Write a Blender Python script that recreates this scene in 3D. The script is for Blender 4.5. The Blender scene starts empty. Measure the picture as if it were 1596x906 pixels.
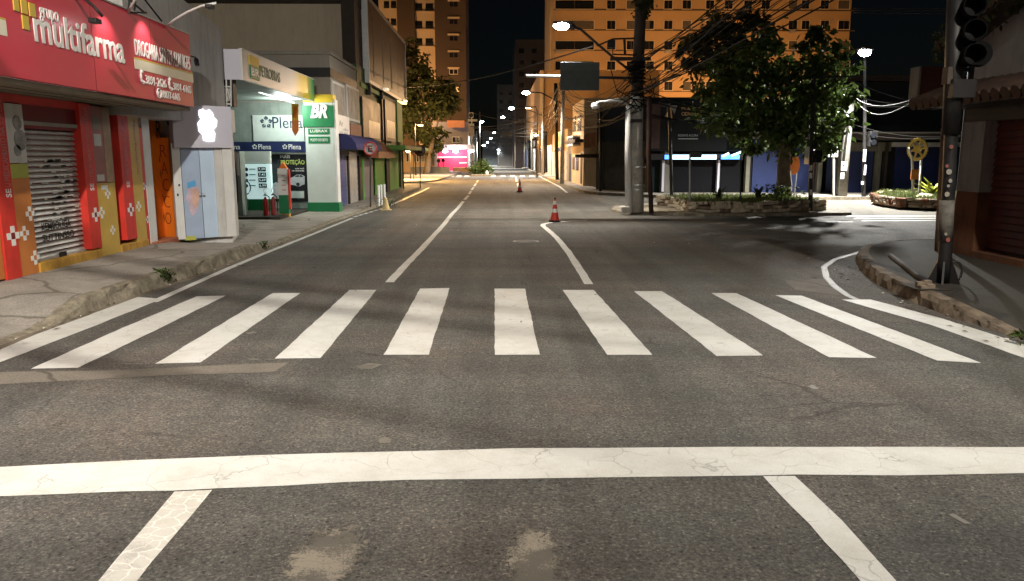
import bpy, bmesh, math, random
from mathutils import Vector, Matrix
random.seed(7)
S = bpy.context.scene
C = S.collection
V = Vector
# ------------------------------------------------------------------ camera geometry
F, H = 1200.0, 2.1
TH, YAW = math.atan(208/1200), math.atan(23/1200)
def ray(px, py):
    u, v = (px-798)/F, (453-py)/F
    c, s = math.cos(TH), math.sin(TH)
    x, y, z = u, c+v*s, -s+v*c
    cy, sy = math.cos(YAW), math.sin(YAW)
    return V((x*cy+y*sy, -x*sy+y*cy, z))
CAM = V((0, 0, H))
def G(px, py, z=0.0):                 # point of a horizontal plane
    d = ray(px, py); return CAM+d*((z-H)/d.z)
def AY(px, py, Y):                    # point of a wall that faces down the street
    d = ray(px, py); return CAM+d*(Y/d.y)
def AX(px, py, X):                    # point of a wall that runs along the street
    d = ray(px, py); return CAM+d*(X/d.x)
def AV(px, py, P, Q):                 # point of a vertical wall through P, Q
    n = V((Q.y-P.y, -(Q.x-P.x), 0)); d = ray(px, py)
    return CAM+d*((P-CAM).dot(n)/d.dot(n))

# ------------------------------------------------------------------ materials
MATS = {}
def nt(m): m.use_nodes = True; return m.node_tree.nodes, m.node_tree.links
def mat(name, col, rough=.7, metal=0, var=.18, scale=3.0, bump=0.0, bscale=60, spec=.4, dirt=0.0, emit=None, es=1.0, coat=0):
    if name in MATS: return MATS[name]
    m = bpy.data.materials.new(name); MATS[name] = m
    N, L = nt(m); b = N['Principled BSDF']
    b.inputs['Roughness'].default_value = rough; b.inputs['Metallic'].default_value = metal
    b.inputs['Specular IOR Level'].default_value = spec
    b.inputs['Coat Weight'].default_value = coat; b.inputs['Coat Roughness'].default_value = .12
    tc = N.new('ShaderNodeTexCoord')
    n1 = N.new('ShaderNodeTexNoise'); n1.inputs['Scale'].default_value = scale; n1.inputs['Detail'].default_value = 7; n1.inputs['Roughness'].default_value = .65
    L.new(tc.outputs['Object'], n1.inputs['Vector'])
    r = N.new('ShaderNodeMapRange'); r.inputs[1].default_value = .3; r.inputs[2].default_value = .7
    r.inputs[3].default_value = 1-var; r.inputs[4].default_value = 1+var*.6
    L.new(n1.outputs['Fac'], r.inputs[0])
    mul = N.new('ShaderNodeMixRGB'); mul.blend_type = 'MULTIPLY'; mul.inputs[0].default_value = 1
    mul.inputs[1].default_value = (*col, 1); L.new(r.outputs[0], mul.inputs[2])
    out = mul.outputs[0]
    if dirt:
        mp = N.new('ShaderNodeMapping'); mp.inputs['Scale'].default_value = (6, 6, .7)
        L.new(tc.outputs['Object'], mp.inputs[0])
        n2 = N.new('ShaderNodeTexNoise'); n2.inputs['Scale'].default_value = 1.0; n2.inputs['Detail'].default_value = 6; n2.inputs['Roughness'].default_value = .7
        L.new(mp.outputs[0], n2.inputs['Vector'])
        r2 = N.new('ShaderNodeMapRange'); r2.inputs[1].default_value = .48; r2.inputs[2].default_value = .72; r2.inputs[4].default_value = dirt
        L.new(n2.outputs['Fac'], r2.inputs[0])
        mx = N.new('ShaderNodeMixRGB'); mx.inputs[2].default_value = (col[0]*.25+.01, col[1]*.23+.008, col[2]*.2+.006, 1)
        L.new(r2.outputs[0], mx.inputs[0]); L.new(out, mx.inputs[1]); out = mx.outputs[0]
    L.new(out, b.inputs['Base Color'])
    rr = N.new('ShaderNodeMapRange'); rr.inputs[3].default_value = max(.02, rough-.1); rr.inputs[4].default_value = min(1, rough+.15)
    L.new(n1.outputs['Fac'], rr.inputs[0]); L.new(rr.outputs[0], b.inputs['Roughness'])
    if bump:
        n3 = N.new('ShaderNodeTexNoise'); n3.inputs['Scale'].default_value = bscale; n3.inputs['Detail'].default_value = 4
        L.new(tc.outputs['Object'], n3.inputs['Vector'])
        bp = N.new('ShaderNodeBump'); bp.inputs['Strength'].default_value = bump; bp.inputs['Distance'].default_value = .02
        L.new(n3.outputs['Fac'], bp.inputs['Height']); L.new(bp.outputs[0], b.inputs['Normal'])
    if emit:
        b.inputs['Emission Color'].default_value = (*emit, 1); b.inputs['Emission Strength'].default_value = es
    return m

def asphalt():
    m = bpy.data.materials.new('asphalt'); N, L = nt(m); b = N['Principled BSDF']
    tc = N.new('ShaderNodeTexCoord'); O = tc.outputs['Object']
    def noise(s, d=4, r=.6, vec=O):
        n = N.new('ShaderNodeTexNoise'); n.inputs['Scale'].default_value = s; n.inputs['Detail'].default_value = d; n.inputs['Roughness'].default_value = r
        L.new(vec, n.inputs['Vector']); return n
    def ramp(src, *stops):
        r = N.new('ShaderNodeValToRGB'); e = r.color_ramp.elements
        while len(e) < len(stops): e.new(.5)
        for k, (p, c) in enumerate(stops): e[k].position = p; e[k].color = (*c, 1) if len(c) == 3 else c
        L.new(src, r.inputs[0]); return r
    def mix(mode, f, a, c):
        x = N.new('ShaderNodeMixRGB'); x.blend_type = mode
        for sock, v in ((0, f), (1, a), (2, c)):
            if hasattr(v, 'links'): L.new(v, x.inputs[sock])
            else: x.inputs[sock].default_value = v if sock == 0 else (*v, 1)
        return x.outputs[0]
    big = ramp(noise(.45, 5, .6).outputs['Fac'], (.36, (.100, .100, .092)), (.5, (.120, .114, .103)), (.63, (.138, .121, .106)))
    mp = N.new('ShaderNodeMapping'); mp.inputs['Scale'].default_value = (1.6, .09, 1); L.new(O, mp.inputs[0])
    tracks = ramp(noise(1.0, 4, .6, mp.outputs[0]).outputs['Fac'], (.35, (.78,)*3), (.6, (1.12,)*3))
    col = mix('MULTIPLY', 1.0, big.outputs[0], tracks.outputs[0])
    mp2 = N.new('ShaderNodeMapping'); mp2.inputs['Scale'].default_value = (.10, 1.1, 1); L.new(O, mp2.inputs[0])
    cross = ramp(noise(1.0, 4, .6, mp2.outputs[0]).outputs['Fac'], (.36, (.8,)*3), (.6, (1.08,)*3))
    col = mix('MULTIPLY', .8, col, cross.outputs[0])
    mid = ramp(noise(9, 6, .7).outputs['Fac'], (.3, (.72,)*3), (.7, (1.22,)*3))
    col = mix('MULTIPLY', 1.0, col, mid.outputs[0])
    vo = N.new('ShaderNodeTexVoronoi'); vo.inputs['Scale'].default_value = 78; vo.inputs['Randomness'].default_value = 1; L.new(O, vo.inputs['Vector'])
    sep = N.new('ShaderNodeSeparateColor'); L.new(vo.outputs['Color'], sep.inputs[0])
    stone = ramp(sep.outputs[0], (.0, (.55, .55, .56)), (.5, (.95, .93, .9)), (.9, (1.12, 1.08, 1.02)), (.985, (1.9, 1.8, 1.65)))
    col = mix('MULTIPLY', .85, col, stone.outputs[0])
    vh = N.new('ShaderNodeTexVoronoi'); vh.inputs['Scale'].default_value = 31; L.new(O, vh.inputs['Vector'])
    sp2 = N.new('ShaderNodeSeparateColor'); L.new(vh.outputs['Color'], sp2.inputs[0])
    pits = ramp(sp2.outputs[1], (.0, (.35,)*3), (.10, (1,)*3)); pits.color_ramp.interpolation = 'CONSTANT'
    pd = ramp(vh.outputs['Distance'], (.22, (1,)*3), (.42, (0,)*3))
    col = mix('MULTIPLY', pd.outputs[0], col, pits.outputs[0])
    fine = ramp(noise(150, 5, .75).outputs['Fac'], (.32, (.5,)*3), (.68, (1.5,)*3))
    col = mix('MULTIPLY', .9, col, fine.outputs[0])
    grit = ramp(noise(40, 4, .7).outputs['Fac'], (.34, (.5,)*3), (.5, (.97,)*3), (.66, (1.6,)*3))
    col = mix('MULTIPLY', .9, col, grit.outputs[0])
    # cracks
    wn = noise(1.7, 4); wv = N.new('ShaderNodeMixRGB'); wv.inputs[0].default_value = .22
    L.new(O, wv.inputs[1]); L.new(wn.outputs['Color'], wv.inputs[2])
    vc = N.new('ShaderNodeTexVoronoi'); vc.feature = 'DISTANCE_TO_EDGE'; vc.inputs['Scale'].default_value = .55; L.new(wv.outputs[0], vc.inputs['Vector'])
    cr = ramp(vc.outputs['Distance'], (.003, (1,)*3), (.008, (0,)*3))
    cm = ramp(noise(.5, 2).outputs['Fac'], (.52, (0,)*3), (.62, (.5,)*3))
    crf = mix('MULTIPLY', 1.0, cr.outputs[0], cm.outputs[0])
    col = mix('MIX', crf, col, (.022, .02, .018))
    # tar patches
    tp = ramp(noise(.16, 3, .5).outputs['Fac'], (.60, (0,)*3), (.64, (.45,)*3))
    col = mix('MULTIPLY', tp.outputs[0], col, (.62, .61, .6))
    L.new(col, b.inputs['Base Color'])
    ro = N.new('ShaderNodeMapRange'); ro.inputs[3].default_value = .55; ro.inputs[4].default_value = .85
    L.new(mid.outputs[0], ro.inputs[0]); L.new(ro.outputs[0], b.inputs['Roughness'])
    b.inputs['Specular IOR Level'].default_value = .35
    bp = N.new('ShaderNodeBump'); bp.inputs['Strength'].default_value = .75; bp.inputs['Distance'].default_value = .012
    hh = mix('ADD', .6, stone.outputs[0], fine.outputs[0]); L.new(hh, bp.inputs['Height']); L.new(bp.outputs[0], b.inputs['Normal'])
    return m

def road_paint(name, col, wear=.45, crack=1.0, cut=.0):
    """thermoplastic / cream paint: asphalt shows through where worn; cut>0 makes ragged patches"""
    m = bpy.data.materials.new(name); N, L = nt(m); b = N['Principled BSDF']
    tc = N.new('ShaderNodeTexCoord'); O = tc.outputs['Object']
    n = N.new('ShaderNodeTexNoise'); n.inputs['Scale'].default_value = 2.2; n.inputs['Detail'].default_value = 8; n.inputs['Roughness'].default_value = .7; L.new(O, n.inputs['Vector'])
    r = N.new('ShaderNodeValToRGB'); r.color_ramp.elements[0].position = .3; r.color_ramp.elements[0].color = (col[0]*.78, col[1]*.76, col[2]*.72, 1)
    r.color_ramp.elements[1].position = .62; r.color_ramp.elements[1].color = (*col, 1); L.new(n.outputs['Fac'], r.inputs[0])
    f = N.new('ShaderNodeTexNoise'); f.inputs['Scale'].default_value = 95; f.inputs['Detail'].default_value = 4; f.inputs['Roughness'].default_value = .75; L.new(O, f.inputs['Vector'])
    wn = N.new('ShaderNodeTexNoise'); wn.inputs['Scale'].default_value = 3; wn.inputs['Detail'].default_value = 5; L.new(O, wn.inputs['Vector'])
    wv = N.new('ShaderNodeMixRGB'); wv.inputs[0].default_value = .18; L.new(O, wv.inputs[1]); L.new(wn.outputs['Color'], wv.inputs[2])
    vc = N.new('ShaderNodeTexVoronoi'); vc.feature = 'DISTANCE_TO_EDGE'; vc.inputs['Scale'].default_value = 3.4; L.new(wv.outputs[0], vc.inputs['Vector'])
    cr = N.new('ShaderNodeMapRange'); cr.inputs[1].default_value = .003; cr.inputs[2].default_value = .012; cr.inputs[3].default_value = .5*crack; cr.inputs[4].default_value = 0
    L.new(vc.outputs['Distance'], cr.inputs[0])
    cmk = N.new('ShaderNodeMapRange'); cmk.inputs[1].default_value = .42; cmk.inputs[2].default_value = .52; L.new(wn.outputs['Fac'], cmk.inputs[0])
    cm = N.new('ShaderNodeMath'); cm.operation = 'MULTIPLY'; L.new(cr.outputs[0], cm.inputs[0]); L.new(cmk.outputs[0], cm.inputs[1])
    # wear: fine noise + broad noise over a threshold
    ad = N.new('ShaderNodeMath'); ad.operation = 'MULTIPLY_ADD'; ad.inputs[1].default_value = .55; L.new(f.outputs['Fac'], ad.inputs[0]); L.new(n.outputs['Fac'], ad.inputs[2])
    w = N.new('ShaderNodeMapRange'); w.inputs[1].default_value = .95-cut; w.inputs[2].default_value = 1.02-cut; w.inputs[4].default_value = wear; L.new(ad.outputs[0], w.inputs[0])
    mx = N.new('ShaderNodeMath'); mx.operation = 'MAXIMUM'; L.new(cm.outputs[0], mx.inputs[0]); L.new(w.outputs[0], mx.inputs[1])
    c = N.new('ShaderNodeMixRGB'); c.inputs[2].default_value = (.085, .075, .062, 1); L.new(mx.outputs[0], c.inputs[0]); L.new(r.outputs[0], c.inputs[1])
    fr = N.new('ShaderNodeMapRange'); fr.inputs[1].default_value = .3; fr.inputs[2].default_value = .7; fr.inputs[3].default_value = .86; fr.inputs[4].default_value = 1.08; L.new(f.outputs['Fac'], fr.inputs[0])
    c2 = N.new('ShaderNodeMixRGB'); c2.blend_type = 'MULTIPLY'; c2.inputs[0].default_value = 1; L.new(c.outputs[0], c2.inputs[1]); L.new(fr.outputs[0], c2.inputs[2])
    L.new(c2.outputs[0], b.inputs['Base Color']); b.inputs['Roughness'].default_value = .6
    bp = N.new('ShaderNodeBump'); bp.inputs['Strength'].default_value = .35; bp.inputs['Distance'].default_value = .006
    L.new(f.outputs['Fac'], bp.inputs['Height']); L.new(bp.outputs[0], b.inputs['Normal'])
    return m, mx, tc

def lit(name, col, es):
    if name in MATS: return MATS[name]
    m = bpy.data.materials.new(name); MATS[name] = m; N, L = nt(m); b = N['Principled BSDF']
    b.inputs['Base Color'].default_value = (*[min(.9, c) for c in col], 1)
    b.inputs['Emission Color'].default_value = (*col, 1); b.inputs['Emission Strength'].default_value = es
    return m

M_ASPH = asphalt()
M_LINE = road_paint('white_road_paint', (.60, .595, .56), .5, .8, .05)[0]
M_OLDLINE = road_paint('thin_road_paint', (.56, .545, .50), .55, .6, .10)[0]
def cracked_line():
    m, mx, tc = road_paint('cracked_grey_line', (.54, .52, .47), .35, 0, .08); N, L = nt(m); b = N['Principled BSDF']
    src = b.inputs['Base Color'].links[0].from_socket
    n = N.new('ShaderNodeTexNoise'); n.inputs['Scale'].default_value = 5; n.inputs['Detail'].default_value = 5; L.new(tc.outputs['Object'], n.inputs['Vector'])
    w = N.new('ShaderNodeMixRGB'); w.inputs[0].default_value = .12; L.new(tc.outputs['Object'], w.inputs[1]); L.new(n.outputs['Color'], w.inputs[2])
    v = N.new('ShaderNodeTexVoronoi'); v.feature = 'DISTANCE_TO_EDGE'; v.inputs['Scale'].default_value = 11; L.new(w.outputs[0], v.inputs['Vector'])
    r = N.new('ShaderNodeMapRange'); r.inputs[1].default_value = .01; r.inputs[2].default_value = .05; r.inputs[3].default_value = .75; r.inputs[4].default_value = 0; L.new(v.outputs['Distance'], r.inputs[0])
    x = N.new('ShaderNodeMixRGB'); x.inputs[2].default_value = (.70, .68, .62, 1); L.new(r.outputs[0], x.inputs[0]); L.new(src, x.inputs[1]); L.new(x.outputs[0], b.inputs['Base Color']); return m
M_CRACKL = cracked_line()
M_FADED = road_paint('faded_road_paint', (.17, .155, .13), .9, .4, .16)[0]
def ragged():
    m, mx, tc = road_paint('cream_patch', (.27, .24, .19), .95, .9, .23)
    N, L = nt(m); b = N['Principled BSDF']
    # ragged outline: the patch breaks up towards its rim (generated coordinate of its sheet)
    mp = N.new('ShaderNodeMapping'); mp.inputs['Location'].default_value = (-.5, -.5, 0); L.new(tc.outputs['Generated'], mp.inputs[0])
    sx = N.new('ShaderNodeSeparateXYZ'); cx_ = N.new('ShaderNodeCombineXYZ'); L.new(mp.outputs[0], sx.inputs[0]); L.new(sx.outputs[0], cx_.inputs[0]); L.new(sx.outputs[1], cx_.inputs[1])
    ln = N.new('ShaderNodeVectorMath'); ln.operation = 'LENGTH'; L.new(cx_.outputs[0], ln.inputs[0])
    n = N.new('ShaderNodeTexNoise'); n.inputs['Scale'].default_value = 16; n.inputs['Detail'].default_value = 12; n.inputs['Roughness'].default_value = .88; L.new(tc.outputs['Object'], n.inputs['Vector'])
    ma = N.new('ShaderNodeMath'); ma.operation = 'MULTIPLY_ADD'; ma.inputs[1].default_value = .95; L.new(n.outputs['Fac'], ma.inputs[0]); L.new(ln.outputs['Value'], ma.inputs[2])
    al = N.new('ShaderNodeMath'); al.operation = 'LESS_THAN'; al.inputs[1].default_value = .70; L.new(ma.outputs[0], al.inputs[0])
    L.new(al.outputs[0], b.inputs['Alpha']); return m
M_CREAM = ragged()

def pavement(name, col, joints=True):
    m = mat(name, col, .85, var=.3, scale=1.3, bump=.35, bscale=70, dirt=0)
    N, L = nt(m); b = N['Principled BSDF']
    src = b.inputs['Base Color'].links[0].from_socket
    tc = N.new('ShaderNodeTexCoord')
    n = N.new('ShaderNodeTexNoise'); n.inputs['Scale'].default_value = 45; n.inputs['Detail'].default_value = 6; L.new(tc.outputs['Object'], n.inputs['Vector'])
    r = N.new('ShaderNodeMapRange'); r.inputs[1].default_value = .3; r.inputs[2].default_value = .7; r.inputs[3].default_value = .72; r.inputs[4].default_value = 1.2; L.new(n.outputs['Fac'], r.inputs[0])
    x = N.new('ShaderNodeMixRGB'); x.blend_type = 'MULTIPLY'; x.inputs[0].default_value = 1; L.new(src, x.inputs[1]); L.new(r.outputs[0], x.inputs[2])
    o = x.outputs[0]
    v = N.new('ShaderNodeTexVoronoi'); v.feature = 'DISTANCE_TO_EDGE'; v.inputs['Scale'].default_value = .5
    n4 = N.new('ShaderNodeTexNoise'); n4.inputs['Scale'].default_value = 1.2; n4.inputs['Detail'].default_value = 5; L.new(tc.outputs['Object'], n4.inputs['Vector'])
    w = N.new('ShaderNodeMixRGB'); w.inputs[0].default_value = .3; L.new(tc.outputs['Object'], w.inputs[1]); L.new(n4.outputs['Color'], w.inputs[2]); L.new(w.outputs[0], v.inputs['Vector'])
    c = N.new('ShaderNodeMapRange'); c.inputs[1].default_value = .004; c.inputs[2].default_value = .012; c.inputs[3].default_value = .65; c.inputs[4].default_value = 0; L.new(v.outputs['Distance'], c.inputs[0])
    y = N.new('ShaderNodeMixRGB'); y.inputs[2].default_value = (col[0]*.25, col[1]*.25, col[2]*.22, 1); L.new(c.outputs[0], y.inputs[0]); L.new(o, y.inputs[1]); o = y.outputs[0]
    st = N.new('ShaderNodeMapRange'); st.inputs[1].default_value = .56; st.inputs[2].default_value = .66; st.inputs[4].default_value = .5; L.new(n4.outputs['Fac'], st.inputs[0])
    z = N.new('ShaderNodeMixRGB'); z.inputs[2].default_value = (col[0]*.45, col[1]*.43, col[2]*.4, 1); L.new(st.outputs[0], z.inputs[0]); L.new(o, z.inputs[1])
    L.new(z.outputs[0], b.inputs['Base Color']); return m
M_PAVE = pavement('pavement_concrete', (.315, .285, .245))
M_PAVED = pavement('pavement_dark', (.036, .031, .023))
M_PAVEP = pavement('pavement_plaza', (.28, .24, .18))
M_KERB = mat('kerb_stone', (.26, .225, .165), .9, var=.55, scale=5, bump=.9, bscale=18, dirt=.8)
M_KERBD = mat('kerb_stone_brown', (.15, .115, .08), .9, var=.6, scale=4, bump=.9, bscale=18, dirt=.8)
M_RED = mat('red_sign_vinyl', (.56, .04, .066), .38, var=.06, scale=1.2, spec=.35, coat=.12)
M_REDW = mat('red_wall_paint', (.70, .045, .03), .5, var=.18, dirt=.25)
M_DRED = mat('dark_red_paint', (.20, .014, .014), .55, var=.15)
M_ORBR = mat('orange_brown_panel', (.58, .20, .05), .45, var=.18, scale=1.5)
M_ORNG = mat('orange_panel', (.78, .19, .015), .45, var=.12)
M_YELL = mat('yellow_ochre_panel', (.62, .40, .08), .5, var=.2, scale=2)
M_YPLN = mat('yellow_plinth', (.55, .30, .05), .7, var=.35, scale=4, dirt=.5, bump=.2)
M_GOLD = mat('gold_square', (.58, .42, .06), .4, var=.15, scale=6)
M_WHITE = mat('white_paint', (.74, .73, .70), .5, var=.08, dirt=.12)
M_OFFW = mat('off_white_paint', (.62, .61, .58), .6, var=.12, dirt=.25)
M_LETW = mat('white_lettering', (.80, .78, .74), .4, var=.05)
M_LETK = mat('black_lettering', (.012, .011, .011), .5, var=.1)
M_LETSHADE = mat('shaded_pink_lettering', (.55, .22, .22), .5, var=.1)  # white letters tinted pink to stand for the shade under the sign
M_STRIPE = mat('cream_stripe', (.72, .66, .52), .4, var=.08)
M_STEEL = mat('shutter_steel', (.52, .51, .48), .34, .35, var=.3, scale=2.5, dirt=.35)
M_BLKG = mat('black_glass', (.012, .013, .016), .12, var=.1, spec=.6)
M_PLAST = mat('grey_plaster', (.44, .425, .41), .85, var=.18, scale=1.1, bump=.15, dirt=.35)
M_SOFF = mat('olive_soffit', (.24, .22, .16), .7, var=.2)
M_LIL = mat('pale_lilac_panel', (.60, .58, .66), .4, var=.05)
M_BGLASS = mat('blue_film_glass', (.42, .51, .67), .15, var=.15, scale=1.5, spec=.6)
M_BGLASS2 = mat('pale_blue_film', (.55, .68, .84), .2, var=.1, scale=1.5, spec=.6)
M_DARK = mat('black_metal', (.016, .015, .015), .5, .2, var=.3)
M_DKBR = mat('dark_brown_paint', (.05, .036, .027), .7, var=.3)
M_CONC = mat('pole_concrete', (.42, .40, .355), .85, var=.35, scale=4, bump=.3, dirt=.5)
M_GALV = mat('galvanised_steel', (.45, .45, .44), .45, .6, var=.2)
M_GREEN = mat('station_green', (.006, .165, .055), .4, var=.08)
M_GREENB = mat('green_wall_paint', (.16, .52, .06), .6, var=.2, dirt=.4)
M_GREEND = mat('dark_green_wall', (.055, .13, .04), .6, var=.3, dirt=.4)
M_STY = mat('station_yellow', (.62, .43, .02), .45, var=.08)
M_STW = mat('station_white', (.60, .66, .62), .4, var=.06)
M_STG = mat('station_soffit', (.34, .40, .36), .5, var=.1)
M_STWALL = mat('station_wall', (.24, .28, .25), .6, var=.2, dirt=.3)
M_NAVY = mat('navy_fascia', (.014, .022, .075), .35, var=.1)
M_BLUEA = mat('navy_awning_cloth', (.022, .024, .105), .75, var=.2)
M_BLUED = mat('blue_roller_door', (.035, .055, .19), .5, var=.2, dirt=.3)
M_DBLUE = mat('dark_blue_door', (.02, .03, .10), .5, var=.2, dirt=.3)
M_RBLUE = mat('royal_blue_door', (.013, .026, .105), .5, var=.15, dirt=.2)
M_BEIGE = mat('beige_render', (.66, .55, .41), .85, var=.12, scale=.7, dirt=.2)
M_GRYB = mat('grey_render', (.31, .28, .24), .85, var=.15, scale=.8, dirt=.3)
M_BILL = mat('billboard_sheet', (.026, .023, .018), .4, var=.7, scale=.55, dirt=.6)
M_BILK = mat('dark_billboard', (.014, .015, .016), .7, var=.25, scale=.8, spec=.1)
M_MURAL = mat('mural_panel', (.30, .29, .26), .6, var=.6, scale=1.6)
M_GLS = mat('shop_glass', (.06, .055, .05), .45, var=.8, scale=.8, spec=.12)
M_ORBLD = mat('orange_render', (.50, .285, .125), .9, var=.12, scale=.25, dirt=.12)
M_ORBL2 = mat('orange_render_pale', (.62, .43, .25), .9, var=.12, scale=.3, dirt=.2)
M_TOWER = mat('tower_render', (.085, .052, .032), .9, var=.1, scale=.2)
M_DKWIN = mat('dark_window_glass', (.012, .012, .014), .2, var=.3, spec=.5)
M_PINK = mat('pink_shop_panel', (.75, .045, .13), .5, var=.1)
M_LEAF = None
M_TERRA = mat('terracotta_tiles', (.06, .034, .023), .85, var=.5, scale=5, dirt=.5)
M_RDOOR = mat('rust_red_roller_door', (.115, .026, .014), .6, var=.4, dirt=.6)
M_ORBAND = mat('orange_dado_paint', (.15, .06, .027), .85, var=.5, scale=2, dirt=.7, bump=.2)
M_CONEO = mat('cone_red_orange', (.62, .05, .03), .5, var=.12)
M_RUBB = mat('black_rubber', (.018, .017, .016), .8, var=.2)
M_STONE = mat('planter_stone', (.52, .44, .32), .9, var=.5, scale=4, bump=.6, bscale=14, dirt=.3)
M_STONED = mat('planter_stone_dark', (.22, .17, .12), .9, var=.5, scale=4, bump=.6, bscale=14)
M_STONER = mat('planter_stone_red', (.30, .13, .08), .9, var=.4, scale=4, bump=.6, bscale=14)
M_SOIL = mat('soil', (.07, .055, .035), .95, var=.5, scale=6, bump=.5, bscale=30)
M_BARK = mat('bark', (.15, .115, .08), .9, var=.5, scale=6, bump=.8, bscale=25)
M_LIME = mat('limewashed_bark', (.5, .46, .38), .9, var=.3, scale=6, bump=.6, bscale=25)
M_GEAR = mat('gilded_gear', (.55, .38, .10), .35, .6, var=.2)
M_SIGNG = mat('grey_sign_back', (.055, .068, .063), .6, 0, var=.25, dirt=.3)
M_FARB = mat('far_building_render', (.15, .145, .14), .9, var=.2, scale=.3)
M_FARB2 = mat('far_building_brown', (.13, .10, .085), .9, var=.2, scale=.3)
M_DKWALL = mat('dark_shop_wall', (.022, .022, .024), .85, var=.3, scale=.8, dirt=.3, spec=.1)
M_OLIVE = mat('olive_wall', (.17, .16, .12), .85, var=.25, dirt=.5)
M_PAPER = mat('paper_notice', (.66, .64, .60), .8, var=.1)
M_REDEXT = mat('extinguisher_red', (.42, .02, .02), .3, var=.1)
M_CABLE = mat('cable_sheath', (.013, .012, .011), .75, var=.1, spec=.1)
M_CABLEL = mat('pale_cable_sheath', (.07, .065, .06), .6, var=.1, spec=.2)
def leafmat(name, c0, c1):
    m = bpy.data.materials.new(name); N, L = nt(m); b = N['Principled BSDF']
    tc = N.new('ShaderNodeTexCoord'); n = N.new('ShaderNodeTexNoise'); n.inputs['Scale'].default_value = 2.6; n.inputs['Detail'].default_value = 5
    L.new(tc.outputs['Object'], n.inputs['Vector'])
    r = N.new('ShaderNodeValToRGB'); r.color_ramp.elements[0].position = .35; r.color_ramp.elements[0].color = (*c0, 1)
    r.color_ramp.elements[1].position = .65; r.color_ramp.elements[1].color = (*c1, 1); L.new(n.outputs['Fac'], r.inputs[0])
    L.new(r.outputs[0], b.inputs['Base Color']); b.inputs['Roughness'].default_value = .6; b.inputs['Specular IOR Level'].default_value = .2
    t = N.new('ShaderNodeBsdfTranslucent'); L.new(r.outputs[0], t.inputs[0])
    ms = N.new('ShaderNodeMixShader'); ms.inputs[0].default_value = .3
    L.new(b.outputs[0], ms.inputs[1]); L.new(t.outputs[0], ms.inputs[2]); L.new(ms.outputs[0], N['Material Output'].inputs[0])
    return m
M_LEAF = leafmat('glossy_leaf', (.03, .052, .012), (.095, .14, .035))
M_LEAFD = leafmat('dark_leaf', (.028, .036, .012), (.06, .068, .022))
M_LEAFY = leafmat('grass_blade', (.06, .09, .025), (.16, .19, .06))
L_WHITE = lit('lamp_lens_white', (1.0, .97, .92), 90)
L_COOL = lit('lamp_lens_cool', (.82, .92, 1.0), 110)
L_WARM = lit('lamp_lens_sodium', (1.0, .58, .2), 60)
L_LOGO = lit('lit_logo_white', (1.0, .98, 1.0), 2.2)
L_BLUE = lit('lit_blue_sign', (.10, .34, 1.0), 1.6)
L_BLUEW = lit('lit_pale_blue_sign', (.55, .82, 1.0), 2.2)
L_PRICE = lit('lit_price_panel', (.62, .86, .86), .42)
L_TUBE = lit('lit_tube', (.95, 1.0, .95), 1.5)

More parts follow.
